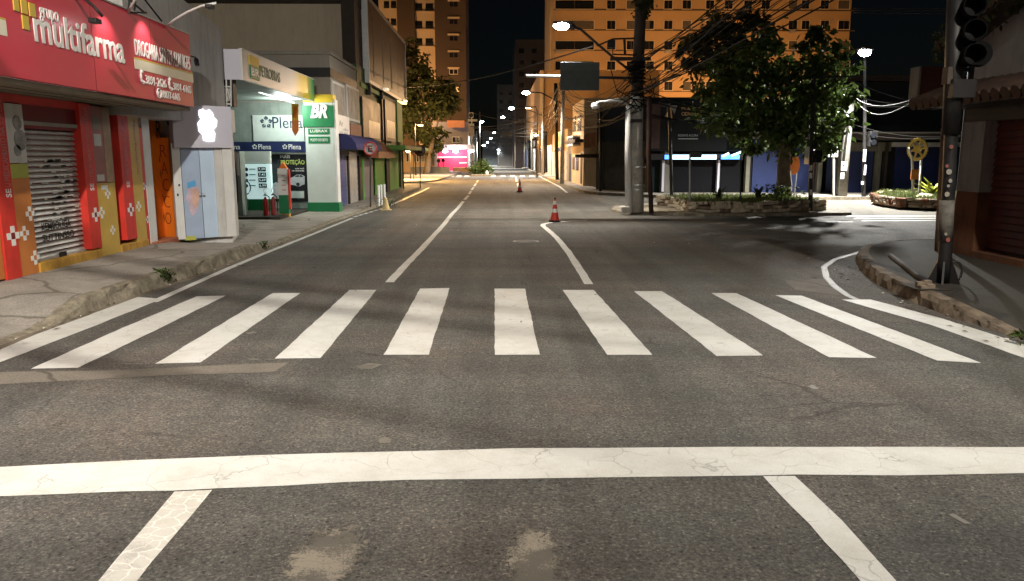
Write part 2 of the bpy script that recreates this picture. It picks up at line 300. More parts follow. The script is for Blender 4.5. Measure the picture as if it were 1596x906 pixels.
# ------------------------------------------------------------------ mesh builder
class MB:
    def __init__(s): s.v = []; s.f = []; s.m = []; s.mats = []
    def mi(s, m):
        if m not in s.mats: s.mats.append(m)
        return s.mats.index(m)
    def face(s, pts, m):
        k = len(s.v); s.v += [V(p) for p in pts]; s.f.append(tuple(range(k, k+len(pts)))); s.m.append(s.mi(m))
    def add(s, vs, fs, m):
        k = len(s.v); s.v += [V(p) for p in vs]; i = s.mi(m)
        for f in fs: s.f.append(tuple(k+a for a in f)); s.m.append(i)
    def box(s, a, b, m):
        x0, x1 = sorted((a[0], b[0])); y0, y1 = sorted((a[1], b[1])); z0, z1 = sorted((a[2], b[2]))
        s.add([(x0,y0,z0),(x1,y0,z0),(x1,y1,z0),(x0,y1,z0),(x0,y0,z1),(x1,y0,z1),(x1,y1,z1),(x0,y1,z1)],
              [(0,3,2,1),(4,5,6,7),(0,1,5,4),(1,2,6,5),(2,3,7,6),(3,0,4,7)], m)
    def obox(s, o, r, u, w, h, d, m):
        """box standing on a wall: o lower-left corner on the wall, r right, u up, depth d along r x u (towards the viewer)"""
        r, u = V(r).normalized(), V(u).normalized(); n = r.cross(u); o = V(o)
        p = [o, o+r*w, o+r*w+u*h, o+u*h]; q = [a+n*d for a in p]
        s.add(p+q, [(3,2,1,0),(4,5,6,7),(0,1,5,4),(1,2,6,5),(2,3,7,6),(3,0,4,7)], m)
    def extr(s, poly, vec, m):
        n = len(poly); vec = V(vec); p = [V(a) for a in poly]
        s.add(p+[a+vec for a in p], [tuple(range(n-1, -1, -1)), tuple(range(n, 2*n))]+[(k, (k+1) % n, n+(k+1) % n, n+k) for k in range(n)], m)
    def tube(s, pts, r, m, n=6, r1=None, closed=False, caps=True):
        pts = [V(p) for p in pts]; c = len(pts); vs = []
        for k, p in enumerate(pts):
            if closed: t = pts[(k+1) % c]-pts[k-1]
            else: t = pts[min(k+1, c-1)]-pts[max(k-1, 0)]
            t.normalize(); a = V((0, 0, 1)) if abs(t.z) < .9 else V((1, 0, 0))
            e1 = t.cross(a).normalized(); e2 = t.cross(e1)
            rr = r if r1 is None else r+(r1-r)*k/max(1, c-1)
            for j in range(n): vs.append(p+e1*math.cos(2*math.pi*j/n)*rr+e2*math.sin(2*math.pi*j/n)*rr)
        fs = []
        for k in range(c if closed else c-1):
            for j in range(n):
                a, b = k*n+j, k*n+(j+1) % n; k2 = (k+1) % c
                fs.append((a, b, k2*n+(j+1) % n, k2*n+j))
        if caps and not closed: fs += [tuple(range(n-1, -1, -1)), tuple((c-1)*n+j for j in range(n))]
        s.add(vs, fs, m)
    def lathe(s, c, prof, m, n=20, axis=None):
        c = V(c); vs = []; ax = V(axis).normalized() if axis else V((0, 0, 1))
        a = V((0, 0, 1)) if abs(ax.z) < .9 else V((1, 0, 0)); e1 = ax.cross(a).normalized(); e2 = ax.cross(e1)
        for r, z in prof:
            for j in range(n): vs.append(c+ax*z+e1*math.cos(2*math.pi*j/n)*r+e2*math.sin(2*math.pi*j/n)*r)
        fs = [(k*n+j, k*n+(j+1) % n, (k+1)*n+(j+1) % n, (k+1)*n+j) for k in range(len(prof)-1) for j in range(n)]
        fs += [tuple(range(n-1, -1, -1)), tuple((len(prof)-1)*n+j for j in range(n))]
        s.add(vs, fs, m)
    def ball(s, c, r, m, n=14, sc=(1, 1, 1)):
        c = V(c); vs = []; k = n//2
        for i in range(1, k):
            a = math.pi*i/k
            for j in range(n): b = 2*math.pi*j/n; vs.append(c+V((math.sin(a)*math.cos(b)*r*sc[0], math.sin(a)*math.sin(b)*r*sc[1], math.cos(a)*r*sc[2])))
        vs += [c+V((0, 0, r*sc[2])), c-V((0, 0, r*sc[2]))]; t = (k-1)*n
        fs = [(i*n+j, (i+1)*n+j, (i+1)*n+(j+1) % n, i*n+(j+1) % n) for i in range(k-2) for j in range(n)]
        fs += [(t, j, (j+1) % n) for j in range(n)]+[(t+1, (k-2)*n+(j+1) % n, (k-2)*n+j) for j in range(n)]
        s.add(vs, fs, m)
    def build(s, name, parent=None, smooth=False, bevel=0, fix=True):
        me = bpy.data.meshes.new(name); me.from_pydata([tuple(p) for p in s.v], [], s.f)
        for m in s.mats: me.materials.append(m)
        me.polygons.foreach_set('material_index', s.m)
        if smooth: me.polygons.foreach_set('use_smooth', [True]*len(s.f))
        if fix:
            bm = bmesh.new(); bm.from_mesh(me); bmesh.ops.recalc_face_normals(bm, faces=bm.faces); bm.to_mesh(me); bm.free()
        me.update(); o = bpy.data.objects.new(name, me); C.objects.link(o)
        if bevel:
            b = o.modifiers.new('bevel', 'BEVEL'); b.width = bevel; b.segments = 2; b.limit_method = 'ANGLE'
        if smooth:
            pass
        attach(o, parent); return o
ORG = {}
def attach(o, parent):
    if parent is None: return
    o.parent = parent
    if parent.type == 'EMPTY': o.matrix_parent_inverse = Matrix.Translation(-V(ORG[parent.name]))
def tag(o, label=None, cat=None, group=None, kind=None):
    if label: o['label'] = label
    if cat: o['category'] = cat
    if group: o['group'] = group
    if kind: o['kind'] = kind
    return o
def thing(name, label, cat, loc, group=None):
    o = bpy.data.objects.new(name, None); o.empty_display_size = .3; C.objects.link(o); o.location = loc; ORG[o.name] = tuple(loc)
    return tag(o, label, cat, group)
def ground(name, mb, **k): return tag(mb.build(name, **k), kind='structure')
def dup(root, loc, label=None, rotz=0):
    def cp(o, par):
        c = o.copy(); C.objects.link(c)
        if par: c.parent = par; c.matrix_parent_inverse = o.matrix_parent_inverse.copy()
        for ch in list(o.children): cp(ch, c)
        return c
    r = cp(root, None); r.location = loc; r.rotation_euler = (0, 0, rotz)
    ORG[r.name] = tuple(loc)
    if label: r['label'] = label
    return r
X_, Y_, Z_ = V((1, 0, 0)), V((0, 1, 0)), V((0, 0, 1))
def letters(name, body, o, r, u, w, h, m, parent, depth=.012, bold=.0, keep=False):
    """raised lettering filling w x h with lower-left corner o, reading along r, up along u"""
    cu = bpy.data.curves.new('t', 'FONT'); cu.body = body; cu.extrude = .5; cu.offset = bold; cu.resolution_u = 3
    to = bpy.data.objects.new('t', cu); C.objects.link(to); dg = bpy.context.evaluated_depsgraph_get()
    me = bpy.data.meshes.new_from_object(to.evaluated_get(dg)); bpy.data.objects.remove(to); bpy.data.curves.remove(cu)
    xs = [p.co.x for p in me.vertices]; ys = [p.co.y for p in me.vertices]
    x0, x1, y0, y1 = min(xs), max(xs), min(ys), max(ys)
    r, u = V(r).normalized(), V(u).normalized(); n = r.cross(u); o = V(o)
    sx, sy = w/(x1-x0), h/(y1-y0)
    for p in me.vertices:
        a = p.co.copy(); p.co = o+r*((a.x-x0)*sx)+u*((a.y-y0)*sy)+n*((a.z+.5)*depth+.002)
    me.name = name; me.materials.clear(); me.materials.append(m)
    for p in me.polygons: p.material_index = 0
    ob = bpy.data.objects.new(name, me); C.objects.link(ob); attach(ob, parent); return ob
def lamp(name, kind, loc, power, col, size=.15, aim=None, cone=150, blend=.6):
    l = bpy.data.lights.new(name, kind); l.energy = power; l.color = col; l.shadow_soft_size = size
    o = bpy.data.objects.new(name, l); C.objects.link(o); o.location = loc
    if kind == 'SPOT':
        l.spot_size = math.radians(cone); l.spot_blend = blend
        o.rotation_euler = (V(aim)-V(loc)).to_track_quat('-Z', 'Y').to_euler()
    return o
def lamp_part(o, parent):
    o.parent = parent; o.matrix_parent_inverse = Matrix.Translation(-V(ORG[parent.name])) if parent.type == 'EMPTY' else Matrix()
    return o

# ================================================================== SETTING
b = MB(); b.face([(-500,-120,-.35),(500,-120,-.35),(500,700,-.35),(-500,700,-.35)], M_DKWALL); ground('ground', b, fix=False)
b = MB(); b.face([(-70,-30,0),(75,-30,0),(75,330,0),(-70,330,0)], M_ASPH); road = ground('road', b, fix=False)

def wob(pts, amp=.006, step=.18):
    out = []
    n = len(pts)
    for k in range(n):
        a, c = V(pts[k]), V(pts[(k+1) % n]); L = (c-a).length; q = max(1, int(L/step))
        for j in range(q): out.append(a.lerp(c, j/q)+V((random.uniform(-amp, amp), random.uniform(-amp, amp), 0)))
    return out
def marking(name, pix, m=None, z=.004, amp=.006, step=.18):
    b = MB(); b.face(wob([G(*p, z) for p in pix], amp, step), m or M_LINE); return b.build(name, parent=road, fix=False)
def ribbon(name, pix, w, m=None, z=.004, amp=.006):
    P = [G(*p, z) for p in pix]; Q = []
    for a, c in zip(P, P[1:]):
        n = max(1, int((c-a).length/.35)); Q += [a.lerp(c, k/n) for k in range(n)]
    Q.append(P[-1]); b = MB(); L = []
    for k, p in enumerate(Q):
        t = (Q[min(k+1, len(Q)-1)]-Q[max(k-1, 0)]).normalized(); n = V((t.y, -t.x, 0))
        L.append((p-n*(w/2+random.uniform(-amp, amp)), p+n*(w/2+random.uniform(-amp, amp))))
    for (a, c), (d, e) in zip(L, L[1:]): b.face([a, c, e, d], m or M_LINE)
    return b.build(name, parent=road, fix=False)
for q in ([(-25,557),(0,545),(60,520),(150,487),(215,463),(252,466),(150,507),(0,565),(-25,576)],
          [(48,575),(180,516),(307,462),(352,461),(240,516),(122,573)],
          [(242,567),(425,457),(468,457),(312,565)], [(428,559),(545,452),(587,452),(500,558)],
          [(598,553),(655,450),(701,449),(668,553)], [(771,553),(771,450),(818,450),(841,553)],
          [(946,553),(877,452),(925,452),(1017,553)], [(1117,555),(988,454),(1032,454),(1190,554)],
          [(1292,557),(1109,457),(1148,457),(1366,558)], [(1460,562),(1208,460),(1250,461),(1530,566)],
          [(1640,572),(1596,558),(1450,506),(1312,467),(1357,467),(1470,497),(1596,537),(1650,552)]):
    marking('crosswalk_stripe', q)
def gl(a, c, n=12): return [(a[0]+(c[0]-a[0])*k/n, a[1]+(c[1]-a[1])*k/n) for k in range(n+1)]
top = [(-160,738),(0,728),(200,718),(400,709.5),(600,704),(800,699),(1000,697.5),(1200,696.5),(1400,696.5),(1596,697),(1800,700)]
bot = [(1800,738),(1596,737.5),(1400,741),(1240,740),(1190,741),(1000,743.5),(800,746),(640,748),(540,751),(440,757),(330,762),(270,765),(200,766),(0,773.5),(-160,780)]
marking('stop_line', top+bot, amp=.004, step=.3)
marking('lane_line', [(272,766.5),(330,764),(296,806),(258,850),(212,906),(150,985),(90,985),(152,906),(212,836)], M_CRACKL, amp=.004)
marking('lane_line', [(1189,742.5),(1239,742),(1314,812),(1398,906),(1470,985),(1410,985),(1342,906),(1262,818)], M_LINE, amp=.004)
ribbon('edge_line', [(238,471),(300,443.5),(350,421),(400,400),(450,380),(500,360),(549,340)], .13)
for k in range(7): ribbon('edge_line', [(552+8*k,338.5-2.4*k),(557+8*k,336.6-2.4*k)], .13)
ribbon('edge_line', [(606,321),(622,314),(640,306),(655,299.5),(664,295),(669,292.5)], .16)
ribbon('lane_line', [(607,440),(631,414),(655,390),(690,352),(705,333),(714,324),(722,314)], .15)
for a, c in (((724,311.5),(730,305)), ((731,303),(734,298)), ((735,296.5),(738,292)), ((739,290.5),(742,286)), ((743,284.5),(745,281))):
    ribbon('lane_line', [a, c], .16)
ribbon('channelizing_line', [(918,443),(903,419),(886,393),(868,371),(856,360),(846,352),(847,349.5),(856,347.5),(880,345),(915,343.5)], .15)
for a, c in (((804,276),(805,283)), ((807,286),(808,290))): ribbon('lane_line', [a, c], .16)
ribbon('edge_line', [(843,276.5),(858,284),(872,291),(884,300.5)], .16)
for x in range(768, 868, 15): marking('far_crosswalk_stripe', [(x-3,275.6),(x+5,275.6),(x+4.5,273.4),(x-2.5,273.4)], M_OLDLINE)
for x in (704, 716, 728): marking('far_crosswalk_stripe', [(x-5,275.6),(x+3,275.6),(x+4,273.4),(x-3,273.4)], M_OLDLINE)
ribbon('faded_edge_line', [(1390,385),(1340,393),(1302,404),(1284,416),(1288,432),(1302,447),(1322,461),(1336,467)], .11, M_FADED)
for k, y in enumerate((336.5, 340, 343.5)): marking('side_crosswalk_stripe', [(1318+k*12,y+1.2),(1470,y+1),(1470,y-.3),(1322+k*12,y)], z=.008)
ribbon('faded_edge_line', [(1150,346),(1250,345),(1330,346)], .16, M_FADED)
# old cream paint that shows in the worn asphalt, a filled trench and small spilled chips
marking('paint_patch', [(340,1010),(590,1010),(575,775),(450,775)], M_CREAM, z=.003, amp=0, step=1)
marking('paint_patch', [(740,1010),(915,1010),(895,775),(770,775)], M_CREAM, z=.003, amp=0, step=1)
M_TR = pavement('trench_fill', (.155, .135, .11))
marking('trench_patch', [(-40,583),(0,580),(80,579),(180,577),(265,574),(330,570),(452,565),(425,580),(330,583),(240,586),(100,594),(0,599),(-40,601)], M_TR, z=.003, amp=.012)
marking('trench_patch', [(1222,437),(1296,434),(1300,450),(1312,461),(1240,452)], M_TR, z=.003, amp=.012)
for q in ([(181,566),(192,565.5),(211,567),(199,568.5)], [(206,567),(215,566),(224,567),(214,568)], [(382,519),(394,516.5),(402,518),(388,521)],
          [(384,560),(394,558.5),(406,560),(395,562)], [(412,560),(420,559),(432,561),(420,562)], [(555,571),(575,566),(596,568),(580,575),(562,575)],
          [(590,684),(600,681),(610,685),(608,691),(592,691)], [(1258,602),(1268,600),(1276,606),(1268,607)], [(1478,802),(1486,800),(1514,816),(1505,817)],
          [(592,357),(598,357.5),(596,359)]):
    marking('paint_chip', q, M_FADED, amp=.003, step=.05)
b = MB(); c = G(820,376.5); b.lathe((c.x, c.y, 0), [(.27,.0),(.27,.006),(.23,.006),(.23,.010),(.0,.010)], M_DKBR, 28)
tag(b.build('manhole_cover', smooth=False), 'round worn metal manhole cover set in the asphalt', 'manhole cover')
b = MB(); b.lathe((c.x, c.y, 0), [(.33,.003),(.33,.005),(.28,.006),(.28,.003)], M_FADED, 28)
b.build('manhole_rim', parent=bpy.data.objects['manhole_cover'])

def smooth_step(a, c, x): t = min(1, max(0, (x-a)/(c-a))); return t*t*(3-2*t)
# ---- left pavement: the kerb drops at both ends
def hk(y): return .02+.20*smooth_step(9.3, 10.6, y)-.17*smooth_step(16.6, 18.6, y)+.10*smooth_step(30, 31.5, y)
def xk(y): return -5.62+.25*smooth_step(10, 17, y)+.27*smooth_step(24, 34, y)
b = MB(); ys = [-30, 0, 4, 7, 8.5]+[9+.5*k for k in range(22)]+[21, 24, 27, 30, 30.5, 31, 31.5, 35, 40, 46, 50, 52]
rows = []
for y in ys:
    x = xk(y)-.14; h = hk(y)
    rows.append([V((x, y, h)), V((x-.5, y, h+.02)), V((-7.3, y, max(h, .05)+.05 if y < 19 else h+.03)), V((-30, y, .12 if y > 19 else .3))])
for a, c in zip(rows, rows[1:]):
    for k in range(3): b.face([a[k+1], a[k], c[k], c[k+1]], M_PAVE)
sw = ground('pavement_left', b, fix=False)
b = MB(); L = []
for k in range(int((52-8.2)/.3)):
    y = 8.2+.3*k; h = hk(y); j = random.uniform
    L.append([V((xk(y)+.03+j(-.025,.025), y, -.02)), V((xk(y)-.01+j(-.03,.02), y, h*.6)), V((xk(y)-.04+j(-.03,.03), y, h-.008+j(-.015,.012))), V((xk(y)-.17, y, h+.004))])
for a, c in zip(L, L[1:]):
    for k in range(3): b.face([a[k], c[k], c[k+1], a[k+1]], M_KERB)
b.build('kerb', parent=sw, fix=False)
b = MB(); b.face([(xk(40)-.14, 52, .15), (-30, 52, .15), (-30, 52, -.1), (xk(40)-.14, 52, -.1)], M_KERB); b.build('kerb', parent=sw, fix=False)
M_DIRT = pavement('gutter_grit', (.19, .155, .115))
b = MB(); gp0 = [-20, 3, 6, 7.5]+[8.2+.4*k for k in range(40)]; gp_l = [(V((xk(y)-.05, y, .003)), V((xk(y)+.16+random.uniform(-.05,.06)+(.18 if y < 9.5 else 0), y, .003))) for y in gp0]
for (a, c), (d, e) in zip(gp_l, gp_l[1:]): b.face([a, c, e, d], M_DIRT)
b.build('gutter_dirt', parent=road, fix=False)
# ---- right corner pavement: curved kerb
kp = [(6.25,-25,.01,9), (6.2,4,.01,9), (6.15,7.5,.015,8), (6.1,8.8,.03,7.8), (6.08,9.5,.10,7.5), (6.05,10.2,.17,7.5), (6.12,11.1,.19,7.6), (6.3,12.2,.19,7.8),
      (6.55,13.3,.19,8), (6.88,14.3,.19,8.2), (7.35,15.5,.19,8.6), (7.95,16.6,.19,9), (8.7,17.4,.19,9.5), (9.5,17.9,.19,10), (10.6,18.2,.18,11), (16,18.4,.18,16), (60,18.6,.18,60)]
def dense(K, n=6):
    out = []
    for k in range(len(K)-1):
        p0, p1, p2, p3 = K[max(k-1, 0)], K[k], K[k+1], K[min(k+2, len(K)-1)]
        for j in range(n):
            t = j/n
            out.append(tuple(p1[i]+.5*t*((p2[i]-p0[i])+t*((2*p0[i]-5*p1[i]+4*p2[i]-p3[i])+t*(3*(p1[i]-p2[i])+p3[i]-p0[i]))) if 1 < k < len(K)-3 else p1[i]+(p2[i]-p1[i])*t for i in range(4)))
    return out+[K[-1]]
KD = dense(kp); b = MB(); kb = MB(); rows = []; kr = []
for k, (x, y, h, xi) in enumerate(KD):
    a, c = KD[max(k-1, 0)], KD[min(k+1, len(KD)-1)]; t = V((c[0]-a[0], c[1]-a[1], 0)).normalized(); n = V((t.y, -t.x, 0)); j = random.uniform
    p = V((x, y, 0))
    kr.append([p-n*(.02+j(-.03,.03))-Z_*.02, p+n*(.03+j(-.03,.03))+Z_*h*.6, p+n*(.07+j(-.03,.03))+Z_*(h-.01+j(-.02,.02)), p+n*.22+Z_*(h+.004)])
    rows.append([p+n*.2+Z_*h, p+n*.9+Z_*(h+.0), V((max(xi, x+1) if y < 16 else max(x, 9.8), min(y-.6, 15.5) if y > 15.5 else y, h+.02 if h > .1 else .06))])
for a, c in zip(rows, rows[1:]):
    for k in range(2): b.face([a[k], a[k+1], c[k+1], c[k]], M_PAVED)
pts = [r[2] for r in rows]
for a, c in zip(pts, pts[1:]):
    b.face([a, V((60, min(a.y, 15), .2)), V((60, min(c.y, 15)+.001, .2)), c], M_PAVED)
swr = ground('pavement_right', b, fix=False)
for a, c in zip(kr, kr[1:]):
    for k in range(3): kb.face([a[k], a[k+1], c[k+1], c[k]], M_KERBD)
kb.build('kerb', parent=swr, fix=False)
# ---- far pavements
def slab(name, poly, h, m, km=None, kw=.15):
    b = MB(); n = len(poly); top = [V((x, y, h)) for x, y in poly]
    b.face(top, m); s = ground(name, b, fix=False); k = MB()
    for i in range(n):
        a, c = V((*poly[i], 0)), V((*poly[(i+1) % n], 0)); t = (c-a).normalized(); o = V((t.y, -t.x, 0))*.02
        k.extr([a+o-Z_*.05, a+o+Z_*(h+.004), a-o*7+Z_*(h+.004), a-o*7-Z_*.05], c-a, km or M_KERB)
    k.build('kerb', parent=s); return s
slab('pavement_far_right', [(4.95,47),(5.15,45.2),(5.7,43.6),(6.6,42.4),(8.2,40.4),(10,38.9),(14,38.2),(60,38.2),(60,60),(30,60),(30,200),(4.75,200)], .15, M_PAVE)
slab('pavement_far_left', [(-60,62),(-8.5,62),(-6,64),(-5.3,68),(-5.0,80),(-4.9,200),(-60,200)], .15, M_PAVE)
slab('traffic_island', [(4.45,29.9),(4.6,28.9),(5.1,28.4),(6.2,28.2),(7.4,27.5),(12.9,27.9),(13.0,30),(12.2,33.2),(8.2,34.4),(6.4,34.0),(4.9,32.0)], .1, M_PAVEP)
M_SIDE = pavement('pale_side_road', (.15, .132, .102))  # side road surface set lighter than the main road
b = MB(); b.face([(9.5,27.2,.002),(60,25.5,.002),(60,38.2,.002),(14,38.2,.002),(13.2,33,.002),(13.1,27.6,.002)], M_SIDE); ground('side_road', b, fix=False)
slab('median_left', [(-3.0,88.2),(-.6,88),(-.3,90),(-.8,120),(-2.6,120)], .15, M_PAVE)

# ================================================================== PHARMACY
FX, SX = -7.4, -6.42
def fy(px): return AX(px, 300, FX).y
ph = thing('pharmacy', 'shop with a big red sign, steel shutter and red columns with white crosses', 'shop', (FX, 14, .25))
b = MB(); b.box((FX-6, 2, 0), (FX-.12, fy(229), 3.1), M_DRED); b.box((FX-6, 2, 3.1), (FX-.3, 15.2, 6.8), M_OFFW); b.build('wall', ph)
b = MB(); b.box((FX-.12, 2, 3.06), (SX-.08, 16.86, 3.14), M_SOFF)
for k in (1, 2): b.box((FX-.1, 2, 3.05), (FX-.1+.3*k+.012, 16.8, 3.058), M_DKBR) if 0 else b.box((FX+.3*k, 2, 3.052), (FX+.3*k+.015, 16.8, 3.0598), M_DKBR)
b.build('soffit', ph)
sg = MB(); sg.box((SX-.09, 2, 3.145), (SX, 16.88, 4.62), M_RED); sign = sg.build('sign', ph, bevel=.006)
for y_ in (5.2, 8.6, 12.85, 15.0):
    b = MB(); b.box((SX+.0005, y_, 3.147), (SX+.0025, y_+.012, 4.618), M_DRED); b.build('panel_seam', sign)
fr = MB(); fr.box((SX-.1, 2, 4.62), (SX+.012, 16.9, 4.645), M_GALV); fr.build('sign_edge', sign)
def on_sign(body, bl, tl, rx, m=M_LETW, bold=.0, sub=sign, X=SX, name='lettering'):
    p = AX(*bl, X); q = AX(*tl, X); r = AX(*rx, X)
    return letters(name, body, V((X, p.y, p.z)), Y_, Z_, r.y-p.y, q.z-p.z, m, sub, .012, bold)
on_sign('multifarma', (54,65), (52,11), (194.5,102), bold=.014)
on_sign('grupo', (62,33), (60,10), (91,36), bold=.0)
on_sign('DROGARIA SANTA EDWIGES', (210.5,86), (206.6,59.6), (296.5,110), bold=.0)
on_sign('3891-2626', (227,131), (226,117), (259,136), bold=.0); on_sign('3891-6165', (270,140.5), (269.6,128.5), (297.6,145), bold=.0); on_sign('98877-6165', (251,152.5), (250,140.5), (280.3,157), bold=.0)
def signquad(p0, p1, m, name, z=.012):
    a, c = AX(*p0, SX), AX(*p1, SX); b = MB(); b.box((SX+.001, a.y, c.z), (SX+z, c.y, a.z), m); return b.build(name, sign)
for q in (((19,-2),(29,18.5)), ((31,1),(42,23)), ((43.5,5),(55,28)), ((33,26),(45,47.5))):
    a, c = AX(*q[0], SX), AX(*q[1], SX); h = .18; bq = MB(); bq.box((SX+.001, a.y, c.z), (SX+.016, c.y, c.z+h), M_GOLD); bq.build('gold_square', sign)
a, c = AX(210,107,SX), AX(300.3,116.5,SX)
b = MB(); b.box((SX+.001, a.y, a.z), (SX+.008, c.y, a.z+.17), M_STRIPE); b.box((SX+.001, a.y, a.z+.172), (SX+.009, c.y, a.z+.20), M_GOLD); b.build('white_band', sign)
b = MB(); a = AX(11,57,SX); b.box((SX+.001, 6, a.z), (SX+.008, a.y, a.z+.2), M_STRIPE); b.box((SX+.001, 6, a.z+.202), (SX+.009, a.y, a.z+.225), M_GOLD); b.build('white_band', sign)
for (x, y) in ((220.5,119.5), (264.3,130.5)):       # telephone receivers
    a = AX(x, y, SX); b = MB(); pts = [V((SX+.012, a.y+.075*math.cos(t)+.02, a.z+.10*math.sin(t))) for t in [math.pi*(.68+.11*k) for k in range(9)]]
    b.tube(pts, .022, M_LETW, 6); b.ball(pts[0], .036, M_LETW, 8); b.ball(pts[-1], .036, M_LETW, 8); b.build('telephone_symbol', sign)
a = AX(247.3,145.5,SX); b = MB(); b.tube([V((SX+.01, a.y+.085*math.cos(t), a.z+.085*math.sin(t))) for t in [2*math.pi*k/16 for k in range(16)]], .014, M_LETW, 6, closed=True)
b.tube([V((SX+.01, a.y+.04*math.cos(t)+.012, a.z+.045*math.sin(t))) for t in [math.pi*(.7+.15*k) for k in range(6)]], .013, M_LETW, 6); b.build('telephone_symbol', sign)
# columns and panels of the front
def panel(name, p0, p1, z0, z1, m, out=.02, par=ph): 
    b = MB(); b.box((FX-.15, fy(p0), z0), (FX+out, fy(p1), z1), m); return b.build(name, par, bevel=.004)
def cross(par, y, z, out, s=.085, dark=M_DRED):
    b = MB()
    for dy, dz in ((-1,0),(1,0),(0,1),(0,-1)): b.box((FX+out+.001, y+dy*s-s/2, z+dz*s-s/2), (FX+out+.005, y+dy*s+s/2, z+dz*s+s/2), M_LETW)
    b.box((FX+out+.001, y-s/2, z-s/2), (FX+out+.004, y+s/2, z+s/2), dark); b.build('cross_emblem', par)
ZB = .27
c1 = panel('column', -8, 16, ZB, 3.04, M_REDW, .045); c2 = panel('panel', 16, 45, ZB, 2.0, M_ORBR, .03)
c1b = panel('column', -60, -9, .3, 3.04, M_ORBR, .02)
c3 = panel('column', 131, 148, ZB+.18, 3.04, M_REDW, .045); c4 = panel('panel', 148.3, 178, ZB, 1.62, M_YELL, .03); c5 = panel('column', 189, 205, ZB+.2, 3.04, M_REDW, .045)
c6 = panel('panel', 205.3, 222, ZB+.1, 3.04, M_YELL, .03); c6b = panel('panel', 222.2, 228.5, ZB, 2.7, M_REDW, .0)
c7 = panel('poster', 148.3, 166, 1.63, 3.02, mat('dull_pink_poster', (.36,.13,.11), .5, var=.25, scale=3), .03)
c8 = panel('poster', 166.3, 178, 1.63, 3.02, mat('tan_poster', (.40,.26,.15), .5, var=.4, scale=4), .032)
b = MB(); b.box((FX-.15, fy(178.3), .5), (FX-.1, fy(188.8), 3.04), M_GLS); b.build('display_window', ph)
b = MB(); b.box((FX-.099, fy(179), .55), (FX-.09, fy(188), 1.35), mat('amber_sticker', (.55,.34,.05), .4, var=.5, scale=5)); b.build('sticker', ph)
b = MB(); b.box((FX-.15, fy(16), 2.01), (FX+.03, fy(45), 2.9), M_OFFW); pic = b.build('poster', ph)
b = MB()
for (y, z, r) in ((.30,.62,.11), (.34,.36,.16), (.24,.2,.09)): b.lathe((FX+.031, fy(16)+y, 2.0+z), [(0,0),(r,.0),(r,.006),(0,.006)], mat('grey_print', (.30,.29,.27), .6, var=.5, scale=8), 18, axis=X_)
b.build('printed_face', pic)
b = MB(); b.box((FX+.0305, fy(17), 1.78), (FX+.036, fy(44), 1.995), mat('lime_sticker', (.42,.45,.08), .5, var=.2)); b.build('sticker', c2)
for p, z in ((40,1.22), (28,.93), (41,.52)): cross(c2, fy(p), z, .03, .075, M_ORBR)
cross(c1, fy(8), .92, .045, .10)
cross(c3, fy(142), 1.06, .045, .085); cross(c4, fy(153), 1.08, .03, .07, M_YELL); cross(c4, fy(165), 1.42, .03, .065, M_YELL); cross(c4, fy(168), .72, .03, .06, M_YELL)
cross(c5, fy(198), 1.06, .045, .085); cross(c6, fy(212), 1.1, .03, .07, M_YELL); cross(c6b, fy(225), 1.5, .0, .05, M_DRED); cross(c6b, fy(226.5), .8, .0, .05, M_DRED)
for par, pa in ((c1, 8), (c3, 140), (c5, 197)):
    y = fy(pa); letters('lettering', 'U MEDICAMENTO NA SUA CASA', V((FX+.045, y+.07, 1.66)), Z_, -Y_, 1.32, .13, M_LETSHADE, par, .004, .0)  # upper part of the words, shade put into the letter colour
    letters('lettering', 'SE', V((FX+.045, y+.07, 1.50)), Z_, -Y_, .13, .13, M_LETW, par, .004, .01)
letters('lettering', 'multivitaminas', V((FX+.03, fy(217), 1.75)), Z_, -Y_, 1.1, .12, M_LETSHADE, c6, .004, .01)
for z in (1.66, 2.3, 2.6): 
    b = MB(); b.box((FX+.031, fy(151), z), (FX+.035, fy(162), z+(.12 if z < 2 else .22)), M_OFFW if z < 2.5 else M_GRYB); b.build('notice', c7)
b = MB(); b.box((FX+.031, fy(156), 1.50), (FX+.035, fy(166), 1.58), M_LETW); b.build('notice', c4)
# plinth, lintel, shutter
b = MB(); b.box((FX-.1, fy(-60), .1), (FX+.06, fy(13.8), .262), M_YPLN); b.box((FX-.1, fy(14), .1), (FX+.09, fy(45), .265), M_ORBR); b.box((FX-.1, fy(45.2), .1), (FX+.06, fy(146), .42), M_YPLN)
b.box((FX-.1, fy(146.2), .1), (FX+.075, fy(178), .27), M_YELL); b.box((FX-.1, fy(178.2), .1), (FX+.06, fy(222), .40), M_YPLN); b.build('plinth', ph, bevel=.01)
b = MB(); b.box((FX-.14, fy(16), 2.92), (FX+.0, fy(131), 3.05), M_REDW); b.box((FX-.14, fy(45.2), 2.55), (FX-.03, fy(131), 2.918), M_DRED); b.box((FX-.14, fy(45.2), 2.60), (FX-.01, fy(131), 2.66), M_GRYB); b.build('lintel', ph)
b = MB(); z = .44
while z < 2.56:
    y0, y1 = fy(45.4), fy(130.8)
    b.face([(FX-.13, y0, z), (FX-.13, y1, z), (FX-.075, y1, z+.022), (FX-.075, y0, z+.022)], M_STEEL)
    b.face([(FX-.075, y0, z+.022), (FX-.075, y1, z+.022), (FX-.085, y1, z+.05), (FX-.085, y0, z+.05)], M_STEEL)
    b.face([(FX-.085, y0, z+.05), (FX-.085, y1, z+.05), (FX-.13, y1, z+.088), (FX-.13, y0, z+.088)], M_STEEL); z += .088
shut = b.build('shutter', ph, fix=False)
b = MB(); b.box((FX-.12, fy(45.4), .421), (FX-.06, fy(130.8), .46), M_STEEL); b.box((FX-.06, fy(88), .425), (FX-.035, fy(98), .5), M_DARK); b.build('bottom_bar', shut)
